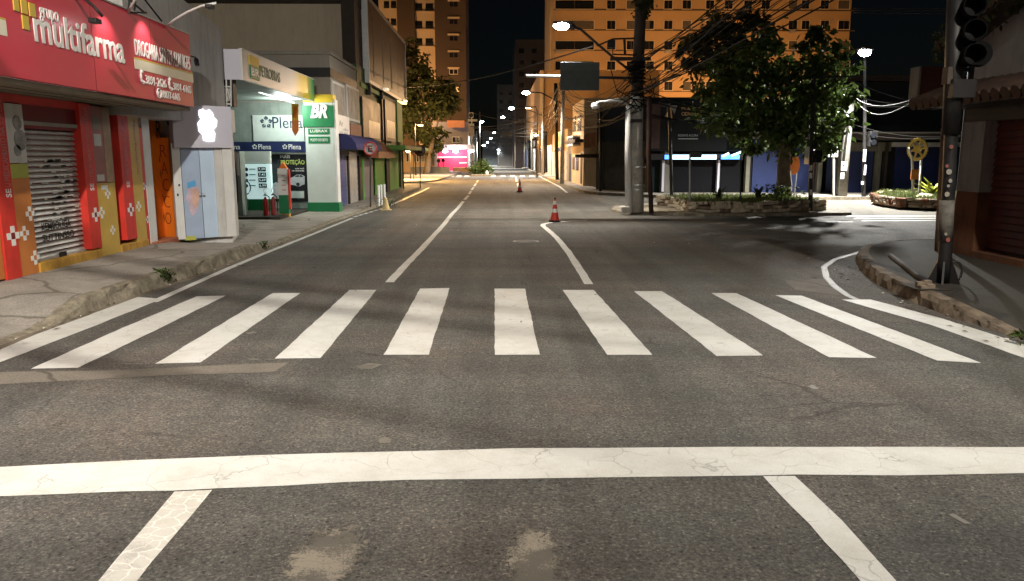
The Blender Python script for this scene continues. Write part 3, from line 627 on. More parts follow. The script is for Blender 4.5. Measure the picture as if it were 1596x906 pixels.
letters('painted_lettering', 'KEMBOLIGA', V((FX-.074, fy(66), .90)), Y_, Z_, fy(112)-fy(66), .13, M_LETK, shut, .002, .015)
letters('painted_lettering', 'SUTTINSSO', V((FX-.074, fy(66), .72)), Y_, Z_, fy(116)-fy(66), .12, M_LETK, shut, .002, .015)
b = MB()
for k in range(60):
    z = 1.05+.088*random.randint(0, 11); y = fy(62)+random.gauss(.72, .3); w = random.uniform(.05, .2)
    b.box((FX-.0745, y, z+.0), (FX-.0725, min(y+w, fy(128)), z+random.uniform(.02, .05)), random.choice([M_GRYB, M_DKBR, M_STRIPE, M_OFFW]))
b.build('faded_print', shut)['kind'] = 'stuff'
# roof frame and sign lights on curved arms
def sign_light(px_base, pts, m=M_GALV, on=False):
    b = MB(); b.tube([AX(*p[:2], p[2]) for p in pts], .022, m, 8); arm = b.build('sign_light', ph, smooth=True)
    e = AX(*pts[-1][:2], pts[-1][2]); h = MB(); h.obox(e+V((-.06, -.09, -.10)), Y_, Z_, .18, .07, -.12, M_DARK); h.build('lamp_head', arm, bevel=.01); return e
sign_light(257, [(257,43,SX), (272,31,SX+.3), (292,19,SX+.65), (315,9,SX+1.0), (337,5,SX+1.3)], M_WHITE)
sign_light(200, [(199,19,SX), (206,8,SX+.2), (216,-8,SX+.4), (228,-25,SX+.7)], M_WHITE)
sign_light(130, [(104,-22,SX), (130,-3,SX+.25), (147,11,SX+.45), (160,26,SX+.55)], M_DARK)
b = MB()
for q in (((200,21,SX),(203,-12,SX)), ((203,20,SX),(228,20,SX)), ((209,20,SX-.3),(213,-12,SX-.3)), ((226,0,SX-.2),(252,33,SX-.1)), ((200,-2,SX),(224,19,SX))): b.tube([AX(*p[:2], p[2]) for p in q], .018, M_DARK, 6)
b.build('sign_frame', ph)
b = MB(); b.box((FX-.3, 11.2, 4.66), (FX-.28, 14.0, 6.0), M_YELL); b.box((FX-.295, 14.0, 4.66), (FX-.27, 14.3, 6.0), M_WHITE); b.build('roof_panel', ph)

# small security camera on a bracket
p = AX(299,87,SX); cam = thing('security_camera', 'small black security camera on a bracket at the end of the red sign', 'camera', p)
b = MB(); b.tube([V((SX-.04, 16.88, p.z)), V((SX-.04, 17.25, p.z)), V((SX-.04, 17.27, p.z-.07))], .016, M_DARK, 6); b.build('bracket', cam)
b = MB(); b.tube([V((SX-.06, 17.34, p.z-.04)), V((SX+.02, 17.16, p.z-.15))], .05, M_DARK, 10); b.ball((SX+.02, 17.15, p.z-.155), .04, M_BLKG, 8); b.build('housing', cam)

# ================================================================== ORANGE NARROW SHOP
rs = thing('cosmetics_shop', 'narrow orange shopfront with tall thin black vertical lettering', 'shop', (FX, 17.2, .25))
b = MB(); b.box((FX-.3, fy(228.7), .1), (FX+.005, fy(240), 3.1), M_WHITE); b.build('pilaster', rs, bevel=.006)
b = MB(); b.box((FX-5, fy(240.3), 0), (FX-.32, 18.6, 3.1), M_DKBR); b.build('wall', rs)
RX = FX-.26; ry = lambda p: AX(p, 300, RX).y
b = MB(); b.box((FX-.31, ry(243), .3), (RX, ry(262.5), 3.1), M_ORNG); op = b.build('door_panel', rs)
for ch, p, q in (('R',(240,216),(252,188.5)), ('A',(243,252),(257,225.5)), ('C',(246,285),(260,257.5)), ('C',(249,319),(263,291.5)), ('O',(250,352),(266,325.5))):
    a, c = AX(*p, RX), AX(*q, RX); m = AX(.5*(p[0]+q[0])+1, .5*(p[1]+q[1]), RX)
    w = .27; letters('letter', ch, V((RX, m.y-w/2, a.z)), Y_, Z_, w, c.z-a.z, M_LETK, op, .006, .004)
# jamb that turns towards the road, with the same word in smaller outline letters
jp, jq = V((-7.66, 17.93, 0)), V((-7.39, 17.84, 0)); jd = (jq-jp).normalized()
b = MB(); b.obox(jp+Z_*.18, jd, Z_, (jq-jp).length, 2.35, .04, M_ORNG); jm = b.build('side_panel', rs)
for k, ch in enumerate('RACCO'): letters('letter', ch, jp+jd*.05+Z_*(2.1-.38*k-.0)+jd.cross(Z_)*.04, jd, Z_, .16, .27, M_DRED, jm, .004, -.02)
b = MB(); b.box((RX-.05, 16.55, .12), (FX+.12, 17.75, .3), mat('terracotta_step', (.45,.15,.07), .7, var=.25)); b.build('step', rs, bevel=.01)
b = MB(); b.obox(jq+V((-.02,.1,2.2)), X_, Z_, .12, .9, .1, M_DKBR); b.build('corner_post', rs)
b = MB(); b.lathe((RX+.16, 16.72, .3), [(.08,0),(.1,.26),(.09,.28),(0,.28)], M_DARK, 12); tag(b.build('waste_bin', smooth=False), 'small black bin standing in the orange shop doorway', 'bin')

# ================================================================== GREY BUILDING WITH THE WHITE LIT SIGN BOX
P0, P1 = G(282,376,.2), G(364,370.5,.2); WD = (P1-P0).normalized(); WN = WD.cross(Z_)
gs = thing('corner_shop', 'grey plastered building with white lit sign box over blue glass door', 'shop', (P1.x-.5, P1.y, .2))
def wv(px, py, off=0): return AV(px, py, P0+WN*off, P1+WN*off)
UX = -7.02
a0, a1, a2 = AX(262,-30,UX), AX(286,0,UX), AX(344,46,UX)
b = MB(); b.extr([(UX, 15.3, 2.9), (UX, a2.y, 2.9), (UX, a2.y, a2.z), (UX, a1.y, a1.z), (UX, 15.3, a1.z+1.6)], (-6, 0, 0), M_PLAST); b.build('upper_wall', gs)
b = MB(); b.obox(P0-WD*.05-WN*.3, WD, Z_, (P1-P0).length+.05, 2.6, .2, M_PLAST)
b.obox(P1-WN*.04-WD*.02, V((-.78,.62,0)), Z_, .0001, .01, .01, M_PLAST); b.build('front_wall', gs)
q0, q1 = wv(272,236,.16), wv(363.5,231,.16); zb, zt = wv(363,231,.16).z, wv(363,166.5,.16).z
b = MB(); b.obox(V((q0.x, q0.y, zb))-WN*.26, WD, Z_, (V((q1.x, q1.y, 0))-V((q0.x, q0.y, 0))).length, zt-zb, .26, M_LIL); box = b.build('sign_box', gs, bevel=.01)
def blob(name, pix, m, par, off, d=.02):
    b = MB(); b.extr([wv(x, y, off) for x, y in pix], WN*d, m); return b.build(name, par)
blob('lit_logo', [(310,172),(316,170),(320,174),(326,171),(331,176),(333,183),(338,188),(337,197),(332,203),(335,208),(334,220),(325,221),(317,219),(316,210),(310,205),(308,192),(313,186),(310,180)], L_LOGO, box, .163, .012)
# door leaves
zd = wv(320,234).z
def leaf(p, q, m, name, off=-.02):
    a, c = wv(p, 300, off), wv(q, 300, off); b = MB(); b.obox(V((a.x, a.y, .24)), WD, Z_, (V((c.x, c.y, 0))-V((a.x, a.y, 0))).length, zt-.9-.24+.05, .03, m); return b.build(name, gs)
leaf(271.5,284,M_WHITE,'frame_panel',.0); d1 = leaf(285,313,M_BGLASS,'glass_door'); d2 = leaf(314,336,M_BGLASS2,'glass_door'); leaf(336.5,349,M_OFFW,'frame_panel',.01); leaf(349.5,364,M_WHITE,'column',.05)
for par, y0 in ((d1, 311), (d2, 317)):
    a = wv(y0, 304, .015); b = MB(); b.ball(a+WN*.03, .035, M_GALV, 8); b.build('handle', par)
blob('printed_figure', [(293,292),(298,285),(304,284),(307,290),(304,297),(308,306),(309,318),(306,330),(301,338),(296,330),(294,318),(289,310),(292,301)], mat('pale_pink_print', (.62,.48,.55), .4, var=.3, scale=6), d1, .0102, .003)
blob('printed_label', [(291,285),(304,281),(306,290),(293,294)], mat('sky_blue_print', (.12,.40,.72), .4), d1, .0135, .003)
blob('printed_figure', [(300,296),(309,292),(311,305),(309,322),(302,324),(299,312)], mat('peach_print', (.70,.45,.36), .4, var=.3, scale=6), d1, .0136, .003)
b = MB(); b.obox(wv(276,306,.031), WD, Z_, .03, .06, .02, M_DARK); b.obox(wv(278,290,.031), WD, Z_, .03, .04, .02, M_DARK); b.build('intercom', gs)
blob('sticker', [(288,375),(306,374),(305,368),(291,368)], mat('lime_sticker2', (.5,.5,.1), .5), d1, .011, .003)
# side return to the forecourt, window grille and small meter box
b = MB(); b.extr([(P1.x-.03, P1.y+.03, .05), (P1.x-.03-.5, P1.y+2.0, .05), (-9, P1.y+2.0, .05), (-9, P0.y+.6, .05), (P0.x-.1, P0.y+.3, .05)], (0, 0, 2.9), M_OFFW); b.build('side_wall', gs)
gy = a2.y+.25
def gq(px, py): return AY(px, py, gy)
b = MB()
for x in (346, 352.5, 359.5): b.tube([gq(x,105), gq(x+.8,166)], .02, M_WHITE, 5)
for y in (107, 121, 135, 162): b.tube([gq(346,y), gq(360,y+.5)], .02, M_WHITE, 5)
for k in range(5): b.tube([gq(347+2.4*k,158), gq(350+2.4*k,138)], .014, M_WHITE, 5)
b.build('window_grille', gs); b = MB(); p, q = gq(345.5,166), gq(360.5,105); b.box((p.x, gy+.03, p.z), (q.x, gy+.3, q.z), M_DARK); b.build('window', gs)
p, q = gq(348,207), gq(361.5,171); b = MB(); b.box((p.x, gy-.3, p.z), (q.x, gy+.2, q.z), M_WHITE); b.build('meter_box', gs, bevel=.02)

# ================================================================== FUEL STATION
CX = -6.6
CY0, CY1, CZ0, CZ1 = AX(377.5,100,CX).y, AX(489.5,143,CX).y, AX(378,124,CX).z, AX(377,77,CX).z
can = thing('station_canopy', 'white fuel station canopy whose fascia fades to yellow and green', 'canopy', (CX-3, 25, CZ0))
b = MB(); b.box((-13, CY0+.05, CZ0+.18), (CX-.05, CY1, CZ1-.06), M_GRYB)
for k in range(16): b.box((-13, CY0+.3+k*.52, CZ0+.06), (CX-.3, CY0+.3+k*.52+.48, CZ0+.18), M_STG)
b.build('ceiling', can)
def fadefascia():
    m = bpy.data.materials.new('fascia_white_yellow_green'); N, L = nt(m); bs = N['Principled BSDF']
    tc = N.new('ShaderNodeTexCoord'); sp = N.new('ShaderNodeSeparateXYZ'); L.new(tc.outputs['Object'], sp.inputs[0])
    mr = N.new('ShaderNodeMapRange'); mr.inputs[1].default_value = CY0; mr.inputs[2].default_value = CY1; L.new(sp.outputs['Y'], mr.inputs[0])
    r = N.new('ShaderNodeValToRGB'); e = r.color_ramp.elements; e[0].position = .62; e[0].color = (.64,.63,.60,1); e[1].position = .78; e[1].color = (.62,.46,.03,1)
    x = e.new(.88); x.color = (.50,.42,.02,1); x = e.new(.96); x.color = (.03,.26,.07,1)
    L.new(mr.outputs[0], r.inputs[0]); L.new(r.outputs[0], bs.inputs['Base Color']); bs.inputs['Roughness'].default_value = .35; return m
b = MB(); b.box((CX-.06, CY0+.06, CZ0), (CX, CY1, CZ1), fadefascia()); fas = b.build('fascia', can)
b = MB(); b.box((-13, CY0, CZ0), (CX, CY0+.06, CZ1), M_LIL); b.build('fascia', can)
b = MB()
for z in (CZ0-.012, CZ1): b.box((CX-.07, CY0-.01, z), (CX+.015, CY1, z+.02), M_WHITE)
b.tube([(CX-.01, CY0-.01, CZ0), (CX-.01, CY0-.01, CZ1)], .03, M_WHITE, 6); b.build('fascia_trim', can)
def cquad(px0, px1, z0, z1, m, d): 
    y0, y1 = AX(px0,100,CX).y, AX(px1,100,CX).y; b = MB(); b.box((CX+.001, y0, CZ0+z0), (CX+d, y1, CZ0+z1), m); return b, y0, y1
b, y0, y1 = cquad(387.5, 402.5, .44, .70, M_STY, .02); lg = b.build('logo_plate', fas); b, y0, y1 = cquad(388.5, 402.5, .10, .45, M_GREEN, .026); b.build('logo_plate', lg)
letters('lettering', 'BR', V((CX+.027, y0+.06, CZ0+.18)), Y_, Z_, y1-y0-.12, .2, M_LETW, lg, .004, .02)
y0, y1 = AX(404,100,CX).y, AX(435,100,CX).y
letters('lettering', 'PETROBRAS', V((CX+.001, y0, CZ0+.24)), Y_, Z_, y1-y0, .30, mat('dark_green_letter', (.02,.09,.045), .4), fas, .01, .01)
tb = MB(); tb.tube([AX(404,143.5,-7.6), AX(464,162,-7.6)], .035, L_TUBE, 8); tb.build('strip_light', can)
b = MB(); b.box((-9.2, 23, 0.05), (-8.9, 23.3, CZ0+.06), M_STW); b.box((-11.6, 27.5, 0.05), (-11.3, 27.8, CZ0+.06), M_STW); b.build('column', can)
# pillar sign
TX0, TX1, TY = AY(477.5,250,29.2).x, AY(521.5,250,29.2).x, 29.2
tz = lambda y: AY(500, y, TY).z
tt = thing('station_pillar_sign', 'white station pillar with yellow top, green head plate and green base', 'sign pillar', ((TX0+TX1)/2, TY, .05))
b = MB(); b.box((TX0, TY, .4), (TX1, TY+.55, tz(160)), M_STW); b.box((TX1, TY+.02, .4), (TX1+.09, TY+.5, tz(155)), M_WHITE); b.build('body', tt, bevel=.01)
b = MB(); b.box((TX0-.03, TY-.03, .04), (TX1+.12, TY+.58, .42), M_GREEN); b.build('base', tt, bevel=.01)
b = MB(); b.box((TX0-.02, TY-.03, tz(160)), (TX1+.02, TY+.56, tz(147.5)), M_STY); b.build('yellow_head', tt)
b = MB(); b.box((TX0-.06, TY-.06, tz(198)), (TX1+.03, TY+.5, tz(164.5)), M_GREEN); gp = b.build('green_plate', tt, bevel=.01)
l0 = AY(477,0,TY).x+.12
letters('lettering', 'BR', V((AY(484,180,TY-.06).x, TY-.06, tz(184.5))), X_, Z_+X_*.22, AY(515,180,TY-.06).x-AY(484,180,TY-.06).x-.1, tz(162.5)-tz(184.5), M_LETW, gp, .03, .045)
for ya, yb, tx, m in ((209.5,200.5,'LUBRAX',M_STY), (223.5,213,'POSTO DO BETO',M_LETW)):
    b = MB(); b.box((AY(480.5,212,TY).x, TY-.02, tz(ya)), (AY(514,212,TY).x, TY-.001, tz(yb)), M_GREEN); pl = b.build('name_plate', tt)
    letters('lettering', tx, V((AY(484,212,TY).x, TY-.02, tz(ya)+.07)), X_, Z_, AY(511,212,TY).x-AY(484,212,TY).x, .10, M_LETW, pl, .004, .01)
# station shop below the grey storey
SY = 29.8
def sp_(px, py): return AY(px, py, SY)
st = thing('station_shop', 'two-storey grey building with flat roof housing the station shop under a navy band', 'building', (-9, SY, .1))
GX1 = -6.2
b = MB(); b.box((-20, SY, .0), (GX1-.02, SY+5.5, sp_(500,83).z), M_GRYB); b.build('wall', st)
b = MB(); zt0, zt1 = sp_(500,120).z, sp_(500,105.5).z; b.box((-20, SY-.03, zt0), (GX1, SY+5.52, zt1), M_DARK); b.build('dark_band', st)
b = MB(); b.box((-20, SY-.06, sp_(500,85).z), (GX1+.05, SY+5.55, sp_(500,82).z+.05), M_GRYB); b.build('parapet_cap', st)
b = MB(); b.box((-14, SY-.04, .1), (TX0+.3, SY-.002, sp_(400,160).z), M_STWALL); b.build('shopfront', st)
b = MB(); p, q = sp_(340,237), sp_(482,221.5); b.box((p.x, SY-.28, p.z), (q.x, SY-.06, q.z), M_NAVY); bd = b.build('navy_band', st)
def star(par, c, s, m, yy):
    b = MB()
    for k in range(5):
        a0 = math.pi/2+2*math.pi*k/5; b.extr([V((c[0]+s*math.cos(a0), yy, c[1]+s*math.sin(a0))), V((c[0]+.75*s*math.cos(a0+.5), yy, c[1]+.75*s*math.sin(a0+.5))), V((c[0]+.32*s*math.cos(a0+.2), yy, c[1]+.32*s*math.sin(a0+.2)))], (0,-.008,0), m)
        b.extr([V((c[0]+s*math.cos(a0), yy, c[1]+s*math.sin(a0))), V((c[0]+.75*s*math.cos(a0-.5), yy, c[1]+.75*s*math.sin(a0-.5))), V((c[0]+.32*s*math.cos(a0-.2), yy, c[1]+.32*s*math.sin(a0-.2)))], (0,-.008,0), m)
    b.build('star_emblem', par)
for xs, x0, x1 in ((None,352,374), (397,403,422), (444,450,469)):
    p, q = AY(x0,233,SY-.28), AY(x1,225,SY-.28); letters('lettering', 'Plena', V((p.x, SY-.28, p.z)), X_, Z_, q.x-p.x, q.z-p.z, M_LETW, bd, .006, .0)
    if xs: c = AY(xs,229,SY-.28); star(bd, (c.x, c.z), .1, M_LETW, SY-.282)
b = MB(); p, q = sp_(397,220.5), sp_(474,180); b.box((p.x, SY-.12, p.z), (q.x, SY-.05, q.z), M_STW); wsn = b.build('white_sign', st)
M_NAVL = mat('navy_lettering', (.02,.035,.075), .4)
p, q = AY(425,200,SY-.12), AY(471,182.5,SY-.12); letters('lettering', 'Plena', V((p.x, SY-.12, p.z)), X_, Z_, q.x-p.x, q.z-p.z, M_NAVL, wsn, .006, .0)
c = AY(415,191,SY-.12); star(wsn, (c.x, c.z), .24, M_NAVL, SY-.122)
p, q = AY(428,208.5,SY-.12), AY(466,205.5,SY-.12); letters('lettering', 'conveniência', V((p.x, SY-.12, p.z)), X_, Z_, q.x-p.x, q.z-p.z, M_NAVL, wsn, .003, 0) if 0 else None
b = MB(); p, q = sp_(423,314), sp_(479,240); b.box((p.x, SY-.07, p.z), (q.x, SY-.045, q.z), M_BLKG); pos = b.build('window_poster', st)
b = MB(); p, q = sp_(420,240.5), sp_(480,237.3); b.box((p.x, SY-.1, p.z), (q.x, SY-.045, q.z), M_STW); p, q = sp_(419.5,320), sp_(423,238); b.box((p.x, SY-.1, p.z), (q.x, SY-.045, q.z), M_STW); b.build('window_frame', st)
def ptext(t, x0, x1, yb, yt, m, par, off=.07, bold=0):
    p, q = AY(x0,yb,SY-off), AY(x1,yt,SY-off); letters('lettering', t, V((p.x, SY-off, p.z)), X_, Z_, q.x-p.x, q.z-p.z, m, par, .004, bold)
ptext('MAIS', 437, 452, 246.5, 242, M_LETW, pos, bold=.01); ptext('PROTEÇÃO', 438, 474.5, 258, 248, mat('lime_lettering', (.42,.50,.12), .4), pos, bold=.02)
ptext('com você', 460, 474, 264, 261.5, M_LETW, pos); ptext('na estrada', 455, 474, 267.3, 264.8, M_LETW, pos)
b = MB(); CW = mat('silver_print', (.42,.44,.46), .4, var=.25, scale=8)
car = [(450,288),(450,281),(453,277.5),(458,275.5),(462,272.5),(470,272.3),(475,275),(475,287.5),(471,288.5),(468,290.5),(463,290.5),(460,289)]
b.extr([AY(x,y,SY-.0701) for x,y in car], (0,-.003,0), CW); b.extr([AY(x,y,SY-.074) for x,y in ((459,275.7),(462.5,273.4),(466,273.3),(466,275.7))], (0,-.003,0), M_BLKG); b.extr([AY(x,y,SY-.074) for x,y in ((467,275.7),(467,273.3),(470,273.3),(473,275.7))], (0,-.003,0), M_BLKG)
for x in (464.3,): b.lathe(AY(x,287.5,SY-.074), [(0,0),(.07,0),(.07,.003),(0,.003)], M_DARK, 14, axis=(0,-1,0))
b.build('printed_car', pos); b = MB(); b.extr([AY(x,y,SY-.0701) for x,y in ((424,310),(438,310),(436,286),(430,284),(424,287))], (0,-.003,0), CW); b.build('printed_car', pos); b = MB()
b.extr([AY(x,y,SY-.0701) for x,y in ((452,309),(474,309),(474,298),(452,298))], (0,-.003,0), M_STW); b.build('printed_panel', pos)
b = MB(); p, q = sp_(361,238), sp_(366,222); b.box((sp_(352,300).x, SY-.5, .1), (sp_(365,300).x, SY-.06, sp_(365,238).z), M_STWALL); b.build('pilaster', st)
# side of that building along the pavement
def gx(px, py, X=GX1): return AX(px, py, X)
def sideq(name, p0, p1, m, par, out=.03, X=GX1):
    a, c = gx(*p0), gx(*p1); b = MB(); b.box((X-.02, a.y, c.z), (X+out, c.y, a.z), m); return b.build(name, par)
for p0, p1 in (((517,125),(537.5,186)), ((539,131),(560,192))):
    fr = sideq('mural_frame', p0, p1, M_OFFW, st, .03)
    a, c = gx(*p0), gx(*p1); b = MB(); b.box((GX1+.031, a.y+.1, c.z+.1), (GX1+.036, c.y-.1, a.z-.1), M_MURAL); b.build('mural', fr)
wb = sideq('white_banner', (523,178), (543.5,224), M_WHITE, st, .06)
M_GRYL = mat('grey_lettering', (.25,.25,.26), .5)
for t, yb, yt, x0, x1 in (('Ar', 196, 187, 526, 532), ('SOL RISE', 212, 205, 527, 540), ('du', 204, 199, 533, 540)):
    a, c = gx(x0,yb), gx(x1,yt); letters('lettering', t, V((GX1+.06, a.y, a.z)), Y_, Z_, c.y-a.y, max(.12, gx(x0,yt).z-a.z), M_GRYL, wb, .004)
sideq('reddish_sign', (544.5,192), (562,220), mat('faded_red_board', (.23,.09,.06), .6, var=.5, scale=3), st, .05)
b = MB(); y0, y1 = gx(527,300).y, gx(562,300).y; b.box((GX1-.02, y0, .14), (GX1+.02, gx(540,300).y, gx(530,243).z), M_BLUED)
for k in range(14): b.box((GX1+.02, y0, .3+.16*k), (GX1+.03, gx(540,300).y, .3+.16*k+.02), M_DBLUE)
b.build('roller_door', st); b = MB(); y0 = gx(545,300).y
for k in range(18): b.box((GX1-.02, y0, .16+.12*k), (GX1+.02+.015*(k % 2), gx(556.5,300).y, .16+.12*k+.12), M_STEEL)
b.build('roller_door', st); sideq('door_post', (540.5,243), (544.5,318), M_DARK, st, .06); sideq('door_post', (557,243), (563.5,313), M_DARK, st, .08)
aw = thing('awning', 'navy blue rounded cloth awning over a blue roller door', 'awning', (GX1, 31, 2.4)); b = MB()
y0, y1 = gx(525,235).y, gx(570,235).y; pr = [(0, 3.0), (.25, 2.98), (.5, 2.86), (.68, 2.62), (.72, 2.38)]
for (x0, z0), (x1, z1) in zip(pr, pr[1:]): b.face([(GX1+.06+x0, y0, z0), (GX1+.06+x1, y0, z1), (GX1+.06+x1, y1, z1), (GX1+.06+x0, y1, z0)], M_BLUEA)
for y in (y0, y1): b.face([(GX1+.06+x, y, z) for x, z in pr]+[(GX1+.06, y, 2.38)], M_BLUEA)
b.build('cloth', aw, fix=False)
b = MB(); b.tube([(GX1+.06, y0, 2.38), (GX1+.77, y0, 2.38), (GX1+.77, y1, 2.38), (GX1+.06, y1, 2.38)], .02, M_DARK, 5); b.build('frame', aw)
# tall beige building behind
bb = thing('beige_building', 'tall plain beige rendered building with dark eaves rising behind the fuel station', 'building', (-12, 36, 0))
b = MB(); b.box((-30, 36.5, 0), (-6.9, 37.9, AY(400,6,36.5).z), M_BEIGE); b.box((-30, 37.9, 0), (-6.6, 44, AY(400,6,36.5).z), M_BEIGE); b.build('wall', bb)
b = MB(); b.box((-31, 35.9, AY(400,6,36.5).z), (-6.3, 44.5, AY(400,6,36.5).z+.5), M_DKBR); b.build('eaves', bb)
b = MB(); b.box((-6.88, 35.8, 0), (GX1-.1, 37.6, AY(400,6,36.5).z-.02), M_DKBR); b.build('dark_return_wall', bb)
# platform, price sign, pump, extinguishers, bollard, banner
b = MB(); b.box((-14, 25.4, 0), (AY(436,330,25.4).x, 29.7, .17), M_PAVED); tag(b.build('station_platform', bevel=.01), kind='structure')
PY = 28.6
def pp(px, py, o=0): return AY(px, py, PY-o)
ps = thing('price_sign', 'lit pale price board with four rows of dark digits over a green base', 'price sign', (pp(400,326).x, PY, .17))
b = MB(); p, q = pp(378,310.5), pp(421,256); b.box((p.x, PY, p.z), (q.x, PY+.2, q.z), L_PRICE); pb = b.build('board', ps)
b = MB(); p2, q2 = pp(378,326.5), pp(421.5,310.5); b.box((p2.x, PY-.01, .17), (q2.x, PY+.21, q2.z-.002), M_GREEN); b.build('base', ps)
b = MB(); p3, q3 = pp(378,255.5), pp(420,236); b.box((p3.x, PY+.03, p3.z+.01), (q3.x, PY+.2, q3.z), M_STW); b.build('head', ps)
for k, t in enumerate(('7,39', '7,45', '5,69', '6,99')):
    yb = 267.2+8.55*k; x0 = 402+.6*k; b = MB(); p, q = pp(x0,yb), pp(x0+12,yb-6.5); b.box((p.x, PY-.02, p.z), (q.x, PY-.001, q.z), M_BLKG); dg_ = b.build('digit_panel', ps)
    letters('digits', t, V((p.x+.03, PY-.02, p.z+.03)), X_, Z_, q.x-p.x-.06, q.z-p.z-.06, L_PRICE, dg_, .004, .005)
    b = MB(); c = pp(384,yb-3); b.lathe((c.x, PY-.001, c.z), [(0,0),(.07,0),(.07,.01),(0,.01)], M_NAVY, 10, axis=(0,-1,0)); c = pp(388.5,yb-4.2); d = pp(398.5,yb-2.6); b.box((c.x, PY-.01, d.z), (d.x, PY-.001, c.z), mat('teal_print', (.12,.28,.32), .5)); b.build('fuel_name', pb)
fp = thing('fuel_pump', 'slim pale fuel pump with black hoses beside the price board', 'fuel pump', (AY(371,330,25.9).x, 25.9, .17))
FY = 25.9
def fq(px, py): return AY(px, py, FY)
b = MB(); b.box((fq(361,290).x, FY, .17), (fq(376.5,290).x, FY+.5, fq(370,236).z), M_STWALL); b.box((fq(364,290).x, FY-.02, 1.5), (fq(374.5,290).x, FY-.001, fq(370,238).z), M_OFFW); b.build('body', fp, bevel=.01)
b = MB(); b.box((fq(362,290).x, FY-.12, fq(0,297).z), (fq(366.5,290).x, FY-.003, fq(0,278).z), M_DARK); b.build('nozzle_holder', fp, bevel=.01)
b = MB()
for pts in ([(364,246),(365.5,262),(369,290),(371,315),(368,326),(365,322),(366,302)], [(366,238),(368,250),(372,285),(373,312),(370,327)], [(363,300),(365.5,310),(364,318),(361,320)]): b.tube([fq(x,y)-Y_*.12 for x,y in pts], .022, M_RUBB, 6)
b.build('hose', fp, smooth=True)
hs = MB(); hs.tube([pp(x,y,.35) for x,y in ((378,281),(380,292),(383,303),(386.5,315),(386,322),(383.5,331))], .02, M_RUBB, 6); hs.tube([pp(382+8.5*math.cos(t), 293+11*math.sin(t), .3) for t in [math.pi*(-.62+.13*k) for k in range(12)]], .02, M_RUBB, 6)
tag(hs.build('air_hose', smooth=True), 'black looped hose hanging in front of the price board', 'hose')
def extinguisher(px, Y, lab, m):
    p = G(px,332,.17); t = thing('fire_extinguisher', lab, 'fire extinguisher', (AY(px,330,Y).x, Y, .17), 'fire extinguishers at the station'); x = AY(px,330,Y).x
    b = MB(); b.lathe((x, Y, .17), [(.075,0),(.085,.03),(.085,.46),(.07,.54),(.035,.58),(.035,.62)], m, 16); b.build('cylinder', t, smooth=True)
    b = MB(); b.box((x-.03, Y-.08, .83), (x+.03, Y+.06, .87), M_DARK); b.tube([(x, Y, .66+.17), (x, Y, .9)], .02, M_DARK, 6); b.tube([(x+.02, Y, .86), (x+.13, Y-.02, .80), (x+.16, Y-.03, .6), (x+.14, Y-.03, .3)], .016, M_RUBB, 6); b.build('valve', t)
    b = MB(); b.tube([(x+.05+.09*math.cos(a), Y, 1.0+.09*math.sin(a)) for a in [2*math.pi*k/14 for k in range(12)]], .012, M_OFFW, 5); b.build('hook', t)
extinguisher(414.5, 26.0, 'red fire extinguisher with dark valve standing just left of the second one', M_REDEXT)
extinguisher(426.5, 26.2, 'dull dark red fire extinguisher beside the green and white post', mat('dull_red', (.24,.035,.035), .5, var=.3))
po = thing('station_post', 'square post painted white over green with an orange pointed cap', 'post', (G(443.5,341).x, G(443.5,341).y, .03)); PB = G(443.5,341,.03)
b = MB(); b.obox(PB+V((-.17,0,0)), X_, Z_, .34, .16, .0-.2, M_YPLN); b.box((PB.x-.16, PB.y, .2), (PB.x+.16, PB.y+.18, .83), M_GREEN); b.build('green_base', po)
b = MB(); b.box((PB.x-.16, PB.y+.002, .83), (PB.x+.16, PB.y+.178, 1.72), M_WHITE); b.build('white_panel', po)
b = MB(); b.extr([(PB.x-.12, PB.y+.01, 1.72), (PB.x+.16, PB.y+.01, 1.72), (PB.x+.02, PB.y+.01, 1.93)], (0,.15,0), M_ORNG); b.box((PB.x+.165, PB.y+.03, .35), (PB.x+.22, PB.y+.17, 1.7), M_CONEO); b.build('cap', po)
for k in range(4): 
    b = MB(); b.box((PB.x-.04, PB.y-.003, .98+.16*k), (PB.x+.1, PB.y, 1.02+.16*k), mat('pink_print', (.6,.3,.3), .5)); b.build('printed_line', po)
fb = thing('hanging_banner', 'small orange and yellow pennant banner hanging below the canopy edge', 'banner', AY(460,165,27.5))
b = MB(); b.extr([AY(x,y,27.5) for x,y in ((454.5,162),(465,162),(465.5,204),(460,212),(455,203))], (0,.02,0), mat('orange_cloth', (.80,.25,.06), .7)); cl = b.build('cloth', fb)
b = MB(); b.extr([AY(x,y,27.498) for x,y in ((455,162.5),(464.8,162.5),(465,188),(455,188))], (0,-.004,0), mat('amber_cloth', (.78,.48,.05), .7)); b.extr([AY(x,y,27.49) for x,y in ((457,166),(462.8,166),(463,184),(457,184))], (0,-.004,0), M_ORNG); b.build('printed_panel', cl)
b = MB(); pa = pp(455,325); b.extr([(PB.x+.3, PB.y+4.9, .05), (PB.x+1.1, PB.y+4.8, .05), (PB.x+.9, PB.y+5.1, .05)], (0,0,.03), M_WHITE); tag(b.build('paper_scrap'), 'white scrap of paper lying on the station ground beside the pillar', 'paper')

